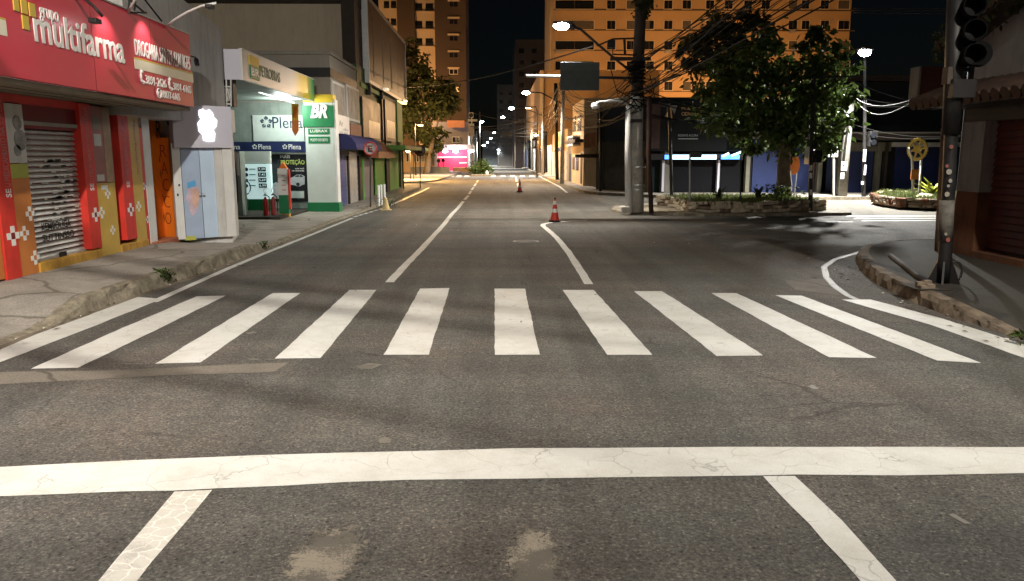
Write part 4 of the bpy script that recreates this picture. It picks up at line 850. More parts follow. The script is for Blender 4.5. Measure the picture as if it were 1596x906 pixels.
# ================================================================== GREEN BUILDING AND BILLBOARD
gb = thing('green_building', 'two-storey green painted building with picture windows and lime ledge', 'building', (GX1, 45, .15))
GY0, GY1 = gx(563.8,300).y, gx(628,300).y
b = MB(); b.box((-20, 38.0, 0), (GX1-.15, GY1, 6.0), M_GREEND); b.box((-8, GY0, 0), (GX1-.05, 38.02, 6.2), M_GREEND); b.build('wall', gb)
sideq('door', (567,248), (583,313), mat('lilac_grey_door', (.20,.18,.21), .5, var=.2), gb, .0)
sideq('trim', (564,246), (567,314), M_GREENB, gb, .05)
sideq('green_wall', (583.2,240), (600,306), M_GREENB, gb, .03); sideq('green_wall', (601,232), (622,302), M_GREENB, gb, .0)
sideq('doorway', (600.5,248), (608,300), M_DKBR, gb, .02)
sideq('pilaster', (622.5,222), (628,296), M_GREEND, gb, .06); sideq('pilaster', (617,158), (626.5,222), M_GREENB, gb, .06)
sideq('green_wall', (563,128), (592,150), M_GREENB, gb, .0)
for p0, p1, n in (((563,150),(592.5,223),0), ((594,152),(616,222),1)):
    fr = sideq('picture_window', p0, p1, M_GLS, gb, .05)
    a, c = gx(*p0), gx(*p1); b = MB(); b.box((GX1+.051, a.y+(c.y-a.y)*.3, c.z+.2), (GX1+.055, c.y-.3, a.z-1.0-n*.1), mat('faded_picture', (.30,.24,.22), .4, var=.8, scale=1.3)); b.build('picture', fr)
b = MB(); a, c = gx(594,230), gx(629,230); b.box((GX1-.1, a.y, a.z-.1), (GX1+1.3, c.y+4, a.z+.12), mat('lime_ledge', (.16,.36,.06), .6)); b.build('ledge', gb)
b = MB(); a, c = gx(565,240), gx(593,240); b.extr([(GX1+.05, a.y, 2.9), (GX1+.75, a.y, 2.35), (GX1+.75, a.y, 2.05), (GX1+.05, a.y, 2.1)], (0, c.y-a.y, 0), mat('rust_orange_board', (.38,.14,.06), .6, var=.3)); b.build('shop_hood', gb)
b = MB(); a = gx(600.3,300); b.tube([(GX1+.08, a.y, .2), (GX1+.08, a.y, 5.2)], .05, M_DARK, 8); b.build('drainpipe', gb)
bl = thing('billboard', 'huge weathered roadside billboard in a pale frame on the green building', 'billboard', (GX1, 45, 5.8))
BX = GX1+.12; by0, by1 = AX(574,100,BX).y, AX(631.5,100,BX).y; bz0, bz1 = AX(632,160,BX).z, AX(631.5,68,BX).z
b = MB(); b.box((BX-.25, by0, bz0), (BX, by1, bz1), M_BILL); bs_ = b.build('sheet', bl)
b = MB()
for z in (bz0, bz1): b.box((BX-.28, by0-.1, z-.1), (BX+.04, by1+.1, z+.06), M_GALV)
for y in (by0, by1): b.box((BX-.28, y-.08, bz0-.1), (BX+.05, y+.08, bz1+.06), M_GALV)
b.build('frame', bl)
for k in range(5): b = MB(); y = by0+1.5+k*3.2; b.box((BX+.003, y, bz0+.3), (BX+.006, y+random.uniform(.2,.9), bz1-random.uniform(.3,1.5)), random.choice([M_DKBR, M_GRYB, M_BILL])); b.build('torn_strip', bs_)
for px in (598, 628):
    a = AX(px, 145 if px < 600 else 157, BX); b = MB(); b.box((BX+.05, a.y-.35, bz0-.04), (BX+.25, a.y+.35, bz0+.06), lit('lit_strip_dim', (1.0,.85,.6), 1.2 if px > 600 else .7)); b.build('strip_light', bl)
for px, py in ((577,128),(596,136)): 
    b = MB(); a = AX(px,py,BX); b.box((BX-.3, a.y-.05, a.z-.6), (BX+.02, a.y+.05, a.z), M_DARK); b.build('bracket', bl)

# ================================================================== LEFT PAVEMENT FURNITURE
M_SIGND = mat('dull_sign_white', (.34,.33,.32), .6, var=.15)
def round_sign(px, py, base, r, lab, face=True, letter=True):
    t = thing('road_sign', lab, 'road sign', base); top = AY(px, py, base.y)
    b = MB(); b.tube([base, V((top.x, base.y, top.z+.1))], .032, M_DKBR, 8); b.build('post', t)
    b = MB(); b.lathe(top-Y_*.04, [(0,0),(r,0),(r,.012),(0,.012)], M_SIGND, 28, axis=(0,-1,0)); d = b.build('disc', t)
    red = mat('sign_red', (.40,.02,.02), .4); b = MB(); b.tube([top-Y_*.055+V((math.cos(a)*r*.9, 0, math.sin(a)*r*.9)) for a in [2*math.pi*k/28 for k in range(28)]], r*.1, red, 6, closed=True); s = r*.62
    b.tube([top-Y_*.062+V((-s,0,s)), top-Y_*.062+V((s,0,-s))], r*.07, red, 6)
    if letter == 2: b.tube([top-Y_*.062+V((-s,0,-s)), top-Y_*.062+V((s,0,s))], r*.07, red, 6)
    b.build('red_ring', d); letters('letter', 'E', top-Y_*.053+V((-r*.33,0,-r*.45)), X_, Z_, r*.66, r*.9, M_LETK, d, .004, .02)
B1 = G(577.5,323,.15); round_sign(577.5, 232, B1, .27, 'round no-parking sign on a thin dark post before the green building')
for k, (x, y, l) in enumerate(((590.5,321,'leftmost of three short white bollards by the pavement edge'), (594.5,319,'middle of three short white bollards by the pavement edge'), (599.5,317.5,'rightmost of three short white bollards by the pavement edge'))):
    p = G(x,y,.14); t = thing('bollard', l, 'bollard', p, 'white bollards by the no-parking sign'); b = MB(); b.tube([p, p+Z_*.78], .055, M_WHITE, 12); b.build('post', t); b = MB(); b.ball(p+Z_*.78, .06, M_WHITE, 10); b.build('cap', t)
p = G(601.5,328,.13); t = thing('worn_cone', 'small worn yellowish cone at the kerb below the white bollards', 'cone', p)
wm = mat('worn_yellow_plastic', (.48,.36,.17), .7, var=.4, scale=6); b = MB(); b.lathe(p, [(.17,.03),(.15,.05),(.055,.45),(.04,.47)], wm, 16); b.build('body', t, smooth=False); b = MB(); b.box(p+V((-.2,-.2,0)), p+V((.2,.2,.03)), wm); b.build('base', t, bevel=.01)

def leaves(b, pts, s, m, aspect=2.2, droop=.3):
    for p in pts:
        a = random.uniform(0, 2*math.pi); e = random.uniform(-.9, .5)-droop
        d = V((math.cos(a)*math.cos(e), math.sin(a)*math.cos(e), math.sin(e))); w = d.cross(V((random.uniform(-1,1), random.uniform(-1,1), random.uniform(.2,1)))).normalized()
        L = s*random.uniform(.6, 1.3); W = L/aspect/2; c = V(p)
        b.face([c, c+d*L*.45+w*W, c+d*L, c+d*L*.45-w*W], m)
def weed(name, lab, p, r, h, n, m=None, s=.09, cat='weed'):
    t = thing(name, lab, cat, p); b = MB(); 
    leaves(b, [V(p)+V((random.gauss(0, r*.5), random.gauss(0, r*.5), random.uniform(0, h))) for _ in range(n)], s, m or M_LEAF, 2.6, -.4); b.build('foliage', t, fix=False)
    b = MB()
    for _ in range(7): a = random.uniform(0, 6.28); b.tube([V(p), V(p)+V((math.cos(a)*r*.5, math.sin(a)*r*.5, h*.9))], .006, M_LEAFD, 4)
    b.build('stem', t)
weed('weed', 'green weed growing out of the cracked kerb near the crosswalk', G(256,441,.03), .16, .22, 150)
weed('weed', 'tiny weed tuft at the end of the left kerb', G(411,388,.02), .12, .14, 70)
weed('weed', 'weeds growing around the small worn cone', G(606,322,.14), .45, .35, 160)
weed('weed', 'low weed between the right edge line and corner kerb', G(1592,530,.05), .1, .08, 60)

# ================================================================== TREES
def tree(name, lab, base, lean, crown, s, m, trunk_r=.22, limes=0, group=None, n_limb=9, cat='tree', bark=None):
    base = V(base); t = thing(name, lab, cat, base, group); zc = sum(c[0].z for c in crown)/len(crown)
    top = V((base.x+lean[0], base.y+lean[1], min(c[0].z for c in crown)+.5))
    b = MB(); q = [base-Z_*.1, base.lerp(top, .15)+V((.03,0,0)), base.lerp(top, .45)+V((-.05,.03,0)), base.lerp(top, .8), top]
    b.tube(q, trunk_r*1.15, bark or M_BARK, 10, trunk_r*.7)
    for k in range(n_limb):
        c = crown[k % len(crown)]; e = c[0]+V((random.uniform(-.6,.6)*c[1], random.uniform(-.6,.6)*c[2], random.uniform(-.3,.6)*c[3])); st_ = q[3] if k % 2 else q[4]; md = st_.lerp(e, .5)+V((random.uniform(-.2,.2), random.uniform(-.2,.2), .25))
        b.tube([st_, md, e], trunk_r*.5, M_BARK, 6, .03)
        for j in range(3): b.tube([md.lerp(e, .3*j+.2), md.lerp(e, .3*j+.2)+V((random.uniform(-.7,.7), random.uniform(-.7,.7), random.uniform(-.1,.6)))], .04, M_BARK, 5, .012)
    tr = b.build('trunk', t, smooth=True)
    if limes:
        b = MB(); b.tube([base+Z_*.02, base.lerp(top, limes)], trunk_r*1.22, M_LIME, 12, trunk_r*1.1); b.build('limewash', tr, smooth=True)
    b = MB()
    for c, rx, ry, rz, n in crown:
        cl = []
        for _ in range(max(8, n//38)):
            d = V((random.gauss(0,1), random.gauss(0,1), random.gauss(0,1))).normalized(); r = random.uniform(.35, 1.0)**.5
            cl.append((c+V((d.x*rx*r, d.y*ry*r, d.z*rz*r)), random.uniform(.16, .34)))
        for _ in range(n):
            cc, cr = random.choice(cl); k = cr*min(rx, rz, 2.2)*random.choice((.6, .9, 1.0, 1.35))
            leaves(b, [cc+V((random.gauss(0,k*.75), random.gauss(0,k*.75), random.gauss(0,k*.5)))], s, m, 2.1, .35)
    b.build('crown', t, fix=False); return t
TY0 = 31.5
def tp(px, py, Y=TY0): return AY(px, py, Y)
u = TY0/1200
tree('broadleaf_tree', 'large leafy tree with limewashed trunk foot standing in the stone planter', tp(1221,303), (.0,.0),
     [(tp(1195,140), 92*u, 2.4, 74*u, 2500), (tp(1145,165), 62*u, 1.8, 50*u, 650), (tp(1268,150), 60*u, 2, 62*u, 1400), (tp(1195,215), 50*u, 1.5, 28*u, 600), (tp(1283,200), 34*u, 1.3, 36*u, 560), (tp(1225,85), 85*u, 2, 42*u, 1000), (tp(1110,120), 52*u, 1.6, 40*u, 380), (tp(1240,225), 40*u, 1.3, 22*u, 380), (tp(1318,130), 22*u, 1.0, 40*u, 150)],
     .33, M_LEAF, .28, .13)
YB = 60
def tb_(px, py): return AY(px, py, YB)
ub = YB/1200
tree('dark_tree', 'dark distant tree seen behind the cables against the orange block', AY(1120,268,YB), (0,0),
     [(tb_(1115,70), 52*ub, 2.5, 28*ub, 1500), (tb_(1150,40), 50*ub, 2.5, 28*ub, 1200), (tb_(1085,88), 30*ub, 2, 14*ub, 600), (tb_(1140,120), 60*ub, 3, 50*ub, 1500)], .5, M_LEAFD, .35)
YC = 92
def tc_(px, py): return AY(px, py, YC)
uc = YC/1200
tree('street_corner_tree', 'tall dark tree leaning over the orange-lit street corner', tc_(664,272), (.8,0),
     [(tc_(645,120), 30*uc, 3, 40*uc, 1700), (tc_(665,150), 45*uc, 3, 35*uc, 2200), (tc_(640,185), 28*uc, 3, 26*uc, 1000), (tc_(690,165), 25*uc, 3, 22*uc, 900), (tc_(630,80), 18*uc, 2, 22*uc, 600), (tc_(662,205), 34*uc, 3, 14*uc, 800), (tc_(675,228), 18*uc, 2, 12*uc, 350)], .6, M_LEAFD, .38)
b0 = G(750,274); 
t = thing('round_bush', 'round green bush growing at the end of the street median', 'bush', (b0.x, b0.y, .15)); b = MB(); ys_ = b0.y+1.5; ux = ys_/1200
for c, r, n in ((AY(748,264,ys_), 13*ux, 900), (AY(758,266,ys_), 10*ux, 500), (AY(740,267,ys_), 9*ux, 400), (AY(752,256,ys_), 8*ux, 350)):
    leaves(b, [c+V((random.gauss(0,.5)*r, random.gauss(0,.5)*r, random.gauss(0,.42)*r)) for _ in range(n)], .3, M_LEAF, 2.4, -.3)
b.build('foliage', t, fix=False); b = MB()
for k in range(9): a = k*.7; b.tube([(b0.x, ys_, .1), (b0.x+.7*math.cos(a), ys_+.7*math.sin(a), 1.1)], .03, M_BARK, 5)
b.build('stem', t)
p = G(759,274,.0); b = MB(); b.ball((p.x, p.y, .3), .22, M_WHITE, 10, (.8,.8,1.2)); tag(b.build('painted_stone', smooth=True), 'white painted stone in front of the round bush', 'stone')

# ================================================================== FAR LEFT: TOWER, PINK SHOP
TWY = 124
def tw(px, py, d=0): return AY(px, py, TWY+d)
tower = thing('apartment_tower', 'tall orange-lit apartment tower with a recessed strip of paired windows', 'tower', (tw(665,250).x, TWY, 0))
def tbox(px0, px1, d0, m, name, z1=40, y0=-200): b = MB(); a, c = tw(px0,0), tw(px1,0); b.box((a.x, TWY+d0, 0), (c.x, TWY+14, z1), m); return b.build(name, tower)
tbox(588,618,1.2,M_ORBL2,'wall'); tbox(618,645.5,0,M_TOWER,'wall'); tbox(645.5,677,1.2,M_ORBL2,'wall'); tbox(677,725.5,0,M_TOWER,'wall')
def win(px0, py0, px1, py1, Y, par, m=M_DKWIN, frame=None, sill=None, name='window', rail=None):
    b = MB(); a, c = AY(px0,py1,Y), AY(px1,py0,Y); b.box((a.x, Y-.03, a.z), (c.x, Y+.05, c.z), m); w = b.build(name, par)
    if frame or sill or rail:
        f = MB(); 
        if frame:
            e = .09; xm = (a.x+c.x)/2
            for q in (((a.x-e, a.z-e),(c.x+e, a.z)), ((a.x-e, c.z),(c.x+e, c.z+e)), ((a.x-e, a.z),(a.x, c.z)), ((c.x, a.z),(c.x+e, c.z)), ((xm-.04, a.z),(xm+.04, c.z))): f.box((q[0][0], Y-.07, q[0][1]), (q[1][0], Y-.001, q[1][1]), frame)
        if sill: f.box((a.x-.3, Y-.25, c.z+.1), (c.x+.3, Y-.001, c.z+.35), sill)
        if rail: f.box((a.x-.02, Y-.1, a.z-.2), (c.x+.02, Y-.031, a.z+.3), rail)
        f.build('window_frame', w)
    return w
for y in (-22, 5.5, 33, 60): 
    for x0, x1 in ((647.5,658), (663.5,675)): win(x0, y, x1, y+10, TWY+1.2, tower, frame=None, rail=M_DARK)
for y in (-20, 4, 31): 
    for x0, x1 in ((598.5,606.5),(609.5,617.5)): win(x0, y-2, x1, y+7, TWY+1.2, tower, rail=M_DARK)
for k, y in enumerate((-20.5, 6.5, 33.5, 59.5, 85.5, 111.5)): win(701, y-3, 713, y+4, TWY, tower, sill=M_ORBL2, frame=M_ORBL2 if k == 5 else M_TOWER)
win(709.5, 136, 715.5, 143, TWY, tower, lit('lit_window_warm', (1.0,.62,.25), .5))
for y in (-10, 18, 46, 73): 
    b = MB(); a, c = tw(646,y), tw(676.5,y-2.6); b.box((a.x, TWY+.9, a.z), (c.x, TWY+1.25, c.z), M_ORBL2); b.build('ledge', tower)
SHY = 113
def sh(px, py, o=0): return AY(px, py, SHY-o)
pk = thing('pink_shop', 'grey low building with a bright pink lit shopfront and awning', 'shop', (sh(705,270).x, SHY, 0))
b = MB(); a, c = sh(676,268), sh(729,190); b.box((a.x, SHY, 0), (c.x, SHY+9, c.z), mat('lilac_grey_render', (.34,.32,.34), .85, var=.12, dirt=.2)); b.build('wall', pk)
b = MB(); a, c = sh(680,262), sh(728.5,232); b.box((a.x, SHY-.1, .1), (c.x, SHY-.001, c.z), M_PINK); b.build('shopfront', pk)
for y0, y1, x0, x1 in ((246,244.3,681,728), (255,253,716,728)): 
    b = MB(); a, c = sh(x0,y0), sh(x1,y1); b.box((a.x, SHY-.16, a.z), (c.x, SHY-.101, c.z), M_LETW); b.build('white_band', pk)
b = MB(); a, c = sh(676,233), sh(738,226); b.box((a.x, SHY-1.8, a.z), (c.x, SHY-.001, c.z), M_OFFW); b.build('canopy', pk)
for x in (693.5, 710, 734): 
    b = MB(); c = sh(x,236,1.2); b.ball(c, .34, lit('lit_shop_lamp', (1,.93,.95), 22), 12, (1.2,.6,.6)); b.build('lamp', pk)
win(705.5,214,716,222,SHY,pk,frame=M_WHITE)
b = MB(); a, c = sh(697,199,.25), sh(724,188,.25); b.box((a.x, SHY-.4, a.z), (c.x, SHY-.2, c.z), mat('orange_fabric_banner', (.75,.30,.12), .7, var=.15)); ob = b.build('banner', pk)
letters('lettering', 'ALUGA-SE', sh(702,194.2,.4), X_, Z_, 1.7, .25, mat('brown_letter', (.25,.08,.03), .5), ob, .01) if 0 else None
b = MB(); a, c = sh(732.5,231,.5), sh(740,190,.5); tsx = (a.x+c.x)/2
ts = thing('totem_sign', 'tall white street totem with a clock box above a white panel', 'sign', (tsx, SHY-3, 0))
TS = SHY-3
def tq(px, py): return AY(px, py, TS)
b.box((tsx-.08, TS, 0), (tsx+.08, TS+.15, tq(0,175).z), M_GALV); b.build('pole', ts)
for (x0,y0,x1,y1,n,m) in ((730,213,739,193,'panel',M_OFFW), (729,189.5,744,186,'cap',M_OFFW), (730.5,183.5,738,175.5,'clock_box',M_OFFW)):
    b = MB(); a, c = tq(x0,y0), tq(x1,y1); b.box((a.x, TS-.2, a.z), (c.x, TS-.001, c.z), m); o = b.build(n, ts)
    if n == 'clock_box': d = MB(); e = tq(734.3,180); d.lathe((e.x, TS-.2, e.z), [(0,0),(.3,0),(.3,.02),(0,.02)], M_DARK, 16, axis=(0,-1,0)); d.build('clock_face', o)
# corner by the side street: garden wall, low yellow house, planter kerb, steps
gw = thing('corner_house', 'low ochre house with pale garden wall glowing under the sodium lamps', 'house', AY(650,268,100))
b = MB(); a, c = AY(628,270,100), AY(676,232,100); b.box((a.x, 100, 0), (c.x, 106, c.z), M_ORBL2); b.build('wall', gw)
b = MB(); b.box((a.x-.5, 99, c.z), (c.x+.5, 107, c.z+.35), M_TERRA); b.build('roof', gw)
for px in (634, 646, 658): win(px, 240, px+6, 252, 100, gw, frame=M_OFFW)
b = MB(); a, c = AY(640,270,96), AY(700,263,96); b.box((a.x, 96, 0), (c.x, 96.4, .9), M_OLIVE); tag(b.build('garden_wall', bevel=.02), 'low stone garden wall at the orange-lit corner', 'wall')
stp = MB()
for k in range(4): a, c = AY(711-1.5*k,272,108+.5*k), AY(733,272,108+.5*k); stp.box((a.x, 107.5+.5*k, 0), (c.x, 109.9, .17*(k+1)), M_ORBL2)
tag(stp.build('steps'), 'short flight of pale steps before the pink shop', 'steps')
for px, y, py, lab, k in ((655,293,235,'crossed-out round no-stopping sign at the kerb end of the side street',2), (645,283,236,'small round sign on the far kerb of the side street',1)):
    bp = G(px,y,.02 if k == 1 else .1); round_sign(px, py, bp, .36 if k == 2 else .3, lab, letter=k)
for px, y, py in ((629,296,232),): 
    bp = G(px,y,.1); b = MB(); b.tube([bp, AY(627,py,bp.y)], .05, M_DKBR, 6); tag(b.build('thin_post'), 'thin dark post at the end of the green building', 'post')
for k, (px, y, l) in enumerate(((684,270,'dark little round-topped post nearest the garden wall'), (691,268,'middle dark round-topped post on the corner pavement'), (697.5,266.5,'dark round-topped post nearest the pink shop'))):
    bp = G(px,y,.1); t = thing('pedestrian_post', l, 'post', bp, 'round-topped posts on the orange corner'); b = MB(); b.tube([bp, bp+Z_*1.35], .05, M_DARK, 6); b.build('post', t); b = MB(); b.lathe(bp+Z_*1.55, [(0,0),(.24,0),(.24,.05),(0,.05)], M_DARK, 14, axis=(0,-1,0)); b.build('disc', t)

# ================================================================== DARK FAR STREET
def farb(px0, px1, ytop, Y, m, lab, rows, cols, wm=M_DKWIN, dep=25, litn=0):
    a, c = AY(px0,250,Y), AY(px1,ytop,Y); t = thing('distant_building', lab, 'building', (a.x, Y, 0)); b = MB(); b.box((a.x, Y, 0), (c.x, Y+dep, c.z), m); b.build('wall', t)
    for i in range(rows):
        for j in range(cols):
            w = (c.x-a.x)/cols; x = a.x+w*(j+.3); z = 4+ (c.z-5)*(i+.3)/rows; b = MB(); b.box((x, Y-.04, z), (x+w*.4, Y+.02, z+(c.z-5)/rows*.4), wm); b.build('window', t)
    return t
farb(803,862,62,150,M_FARB2,'dark brown tower block standing behind the orange corner building',9,3)
farb(775,802,132,190,M_FARB,'dim grey slab block deep down the far street',7,2)
farb(752,776,205,210,M_FARB,'dim low block at the left of the far street',3,2)
farb(776,800,215,255,M_FARB,'faint block closing the far end of the street',3,2)
# left row of the far street
lf = thing('shop_row', 'dim terrace of shops along the left of the far street', 'building', (-7, 130, 0)); b = MB(); b.box((-14, 126, 0), (-5.2, 210, 7.5), M_FARB); b.build('wall', lf)
for k in range(7): b = MB(); b.box((-5.25, 128+10*k, .2), (-5.15, 134+10*k, 3.2), M_DKWIN); b.build('shutter', lf)

rf = thing('shop_row', 'dim pale terrace of shopfronts along the right of the far street', 'building', (5.6, 110, 0)); b = MB(); b.box((5.6, 100, 0), (16, 240, 8.5), mat('far_pale_render', (.20,.185,.17), .9, var=.4, scale=.3, dirt=.5)); b.build('wall', rf)
for k in range(12):
    b = MB(); b.box((5.52, 102+11*k, .2), (5.595, 107+11*k, 3.3), random.choice([M_DKWIN, M_GRYB, M_DBLUE, M_OFFW])); b.build('shutter', rf)
    b = MB(); b.box((5.50, 101.5+11*k, 3.6), (5.597, 107.5+11*k, 4.5), random.choice([M_OFFW, M_DKBR, M_STW, M_GRYB])); b.build('sign_board', rf)

# ================================================================== RIGHT ROW OF THE MAIN STREET
RW = 6.3
def rx(px, py, X=RW): return AX(px, py, X)
def rowb(lab, px0, px1, ytop_at, m, X=RW, name='row_house', dep=8):
    y1, y0 = AX(px0,270,X).y, AX(px1,270,X).y; zt = AX(*ytop_at, X).z; t = thing(name, lab, 'building', (X, y0, .15)); b = MB(); b.box((X, y0, 0), (X+dep, y1, zt), m); b.build('wall', t); return t, y0, y1, zt
def rwin(t, px0, py0, px1, py1, m=M_DKWIN, X=RW, frame=None, name='window', out=.05):
    a, c = AX(px0,py1,X), AX(px1,py0,X); b = MB(); b.box((X-out, c.y, a.z), (X+.02, a.y, c.z), m); w = b.build(name, t)
    if frame: 
        f = MB(); e = .12
        f.box((X-out-.03, c.y-e, c.z), (X-.001, a.y+e, c.z+e), frame); f.box((X-out-.03, c.y-e, a.z-e), (X-.001, a.y+e, a.z), frame); f.build('frame', w)
    return w
t, y0, y1, z = rowb('orange corner building with a big blank upper wall over the far pavement', 823, 846, (824,153), M_ORBLD, 5.6, 'corner_building', 14)
b = MB(); b.box((5.2, y0-.4, 4.8), (5.59, y1, z-.02), M_ORBL2); b.build('overhang', t)
b = MB(); b.box((5.55, y0+2, .2), (5.602-.01, y0+5, 3.2), M_DKWIN); b.build('shutter', t); b = MB(); b.box((5.55, y0+8, .2), (5.592, y0+12, 3.2), M_GRYB); b.build('shutter', t)
t, y0, y1, z = rowb('small low orange house with a pale garden front beside dark poles', 848, 859, (850,228), M_ORBL2, 5.8)
rwin(t, 850, 246, 853, 262, X=5.8)
t, y0, y1, z = rowb('two-storey ochre house front with pale lower wall under the cables', 861, 884, (866,208), M_ORBL2, 5.75)
b = MB(); b.box((5.68, y0+.3, .2), (5.749, y1-.3, 2.6), M_OFFW); b.build('pale_lower_wall', t)
for q in ((865,232,868,241), (870,230,874,239)): rwin(t, *q, X=5.75, frame=M_OFFW)
rwin(t, 864, 247, 866.5, 255, X=5.75)
t, y0, y1, z = rowb('narrow house with blue door between ochre houses', 885, 891, (886,226), M_GRYB, 5.95)
rwin(t, 886, 240, 890, 287, M_DBLUE, 5.95, name='door')
t, y0, y1, z = rowb('narrow two-storey beige house with barred upper windows and balcony box', 891.5, 909, (893,165), M_ORBL2, 5.9)
for q in ((894,184,898,203), (901,182,906,202)): rwin(t, *q, X=5.9, frame=M_TERRA)
rwin(t, 894, 214, 904, 226, M_DKWIN, 5.9, M_OFFW, out=.5); rwin(t, 893, 245, 896, 264, X=5.9); rwin(t, 898, 244, 902, 265, X=5.9); rwin(t, 905, 238, 908, 286, M_DKBR, X=5.9, name='door')
b = MB(); b.box((5.3, y0, 3.1), (5.899, y1, 3.3), M_DKBR); b.build('marquee', t)
# dark navy corner building whose front turns into the side street
nv = thing('navy_building', 'dark navy blank-walled corner building with a pale lower wall', 'building', (7, 45, .15))
NA, NB = V((6.05, 47.5, 0)), V((9.2, 42.7, 0)); ND = (NB-NA).normalized(); 
b = MB(); b.extr([NA+Z_*3.0, NB+Z_*3.0, NB+V((6,4,3.0)), NA+V((6,5,3.0))], (0,0,AY(930,165,46).z-3), mat('navy_render', (.035,.037,.05), .85, var=.15)); b.build('upper_wall', nv)
b = MB(); b.extr([NA, NB, NB+V((6,4,0)), NA+V((6,5,0))], (0,0,2.998), mat('grey_lower_wall', (.12,.11,.095), .85, var=.25, dirt=.5)); b.build('lower_wall', nv)
def nav(px, py, off=.02): return AV(px, py, NA-ND.cross(Z_)*0+ND.cross(Z_)*off, NB+ND.cross(Z_)*off)
b = MB(); p0, q0 = nav(911,229), nav(929,207); b.extr([nav(911.5,231), nav(929,229), nav(929,206), nav(911.5,209)], ND.cross(Z_)*.06, mat('orange_brown_sign', (.42,.17,.08), .6, var=.4, scale=2)); b.build('sign', nv)
b = MB(); b.extr([nav(913,288), nav(929,292), nav(929,249), nav(913,250)], ND.cross(Z_)*.04, M_ORBL2); b.build('beige_panel', nv)
b = MB(); b.extr([nav(908,246), nav(935,246), nav(935,240), nav(908,241)], ND.cross(Z_)*.6, M_DKBR); b.build('marquee', nv)

# ================================================================== BIG ORANGE APARTMENT BLOCK
AYB = 123.5
def ab(px, py): return AY(px, py, AYB)
ap = thing('apartment_block', 'very wide orange-lit apartment block with rows of dark square windows', 'building', (ab(1095,250).x, AYB, 0))
b = MB(); a, c = ab(863,200), ab(1332,-60); b.box((a.x, AYB, 0), (c.x, AYB+16, c.z), M_ORBLD); b.build('wall', ap)
b = MB(); e = ab(857,200); b.box((e.x, AYB+.4, 0), (a.x-.002, AYB+15, c.z-.1), M_ORBL2); b.build('corner_strip', ap)
cols = [(865.5,925.5,1),(946,959,0),(976.5,990.5,0),(1004,1019,0),(1035,1048,0),(1063.5,1077,0),(1100,1113,0),(1129,1142,0),(1159.5,1172,0),(1186.5,1200,0),(1228.5,1242.5,0),(1249,1261.5,0),(1278.5,1292,0),(1306,1324,1)]
R1 = random.Random(5); M_CURT = mat('dim_curtain', (.10,.075,.055), .9, var=.3)
for r, yc in enumerate((-24, 7.5, 39.2, 70.9, 102.6, 134.3, 166)):
    for x0, x1, wide in cols:
        if r == 6 and x0 > 1000: continue
        a, c = ab(x0, yc+6.6), ab(x1, yc-6.6); b = MB(); q_ = R1.random(); b.box((a.x, AYB-.06, a.z), (c.x, AYB+.05, c.z), M_DKWIN if q_ < .8 else M_CURT); w = b.build('window', ap)
        if q_ > .3 and q_ < .42: k_ = MB(); k_.box((a.x+.1, AYB-.45, a.z-.55), (a.x+.95, AYB-.121, a.z-.12), M_GRYB); k_.build('air_conditioner', w)
        if .42 < q_ < .6: k_ = MB(); xx = a.x+(c.x-a.x)*R1.uniform(.3,.7); k_.box((a.x+.02, AYB-.075, a.z+.02), (xx, AYB-.061, c.z-.02), M_CURT); k_.build('curtain', w)
        f = MB(); e = .1
        f.box((a.x-e, AYB-.12, a.z-e), (c.x+e, AYB-.001, a.z-.001), M_ORBL2); f.box((a.x-e, AYB-.1, a.z), (a.x-.001, AYB-.001, c.z+e), M_ORBL2); f.box((c.x+.001, AYB-.1, a.z), (c.x+e, AYB-.001, c.z+e), M_ORBL2)
        f.box((a.x, AYB-.1, c.z+.001), (c.x, AYB-.001, c.z+e), M_ORBL2); xm = (a.x+c.x)/2; f.box((xm-.04, AYB-.09, a.z), (xm+.04, AYB-.061, c.z), M_TOWER); f.build('frame', w)
    b = MB(); a, c = ab(863,yc+8.6), ab(1332,yc+7.9); b.box((a.x, AYB-.05, a.z), (c.x, AYB-.001, c.z), M_TOWER); b.build('floor_line', ap)
# lower orange annexe between the street and the block
t = thing('annexe', 'flat-roofed orange annexe between the hanging sign and navy building', 'building', AY(900,250,95)); b = MB(); a, c = AY(846,250,95), AY(990,143,95); b.box((a.x, 95, 0), (c.x, 104, AY(900,175,95).z), M_ORBLD); b.build('wall', t)

# ================================================================== SHOP ROW BEHIND THE SQUARE
QY = 43.0
def qq(px, py, o=0): return AY(px, py, QY-o)
def rowbox(name, par, x0, y0, x1, y1, m, o=.05, back=.02, bev=0):
    b = MB(); a, c = qq(x0, y1, o), qq(x1, y0, o); b.box((a.x, QY-o, max(a.z, .15)), (c.x, QY+back, c.z), m); return b.build(name, par, bevel=bev)
s1 = thing('billboard_shop', 'dark shop with a wide unlit advertising billboard above a glowing blue sign strip', 'shop', (qq(1090,300).x, QY, .15))
b = MB(); a, c = qq(1008,300), qq(1160,152); b.box((a.x, QY, 0), (c.x, QY+9, c.z), M_DKWALL); b.build('wall', s1)
bd = rowbox('billboard', s1, 1012, 158, 1160, 236, M_BILK, .3)
def qtext(t, x0, x1, yb, yt, m, par, o, bold=0): p, q = qq(x0,yb,o), qq(x1,yt,o); letters('lettering', t, V((p.x, QY-o, p.z)), X_, Z_, q.x-p.x, q.z-p.z, m, par, .01, bold)
M_DGOLD = mat('dull_gold_lettering', (.40,.23,.09), .5); M_DGREY = mat('dull_grey_lettering', (.36,.36,.36), .5)
qtext('PRA VIVER, CO', 1062, 1114, 173, 167.5, M_DGOLD, bd, .3, .02); qtext('COMPARTILHAR', 1062, 1114, 180.5, 175, M_DGOLD, bd, .3, .02)
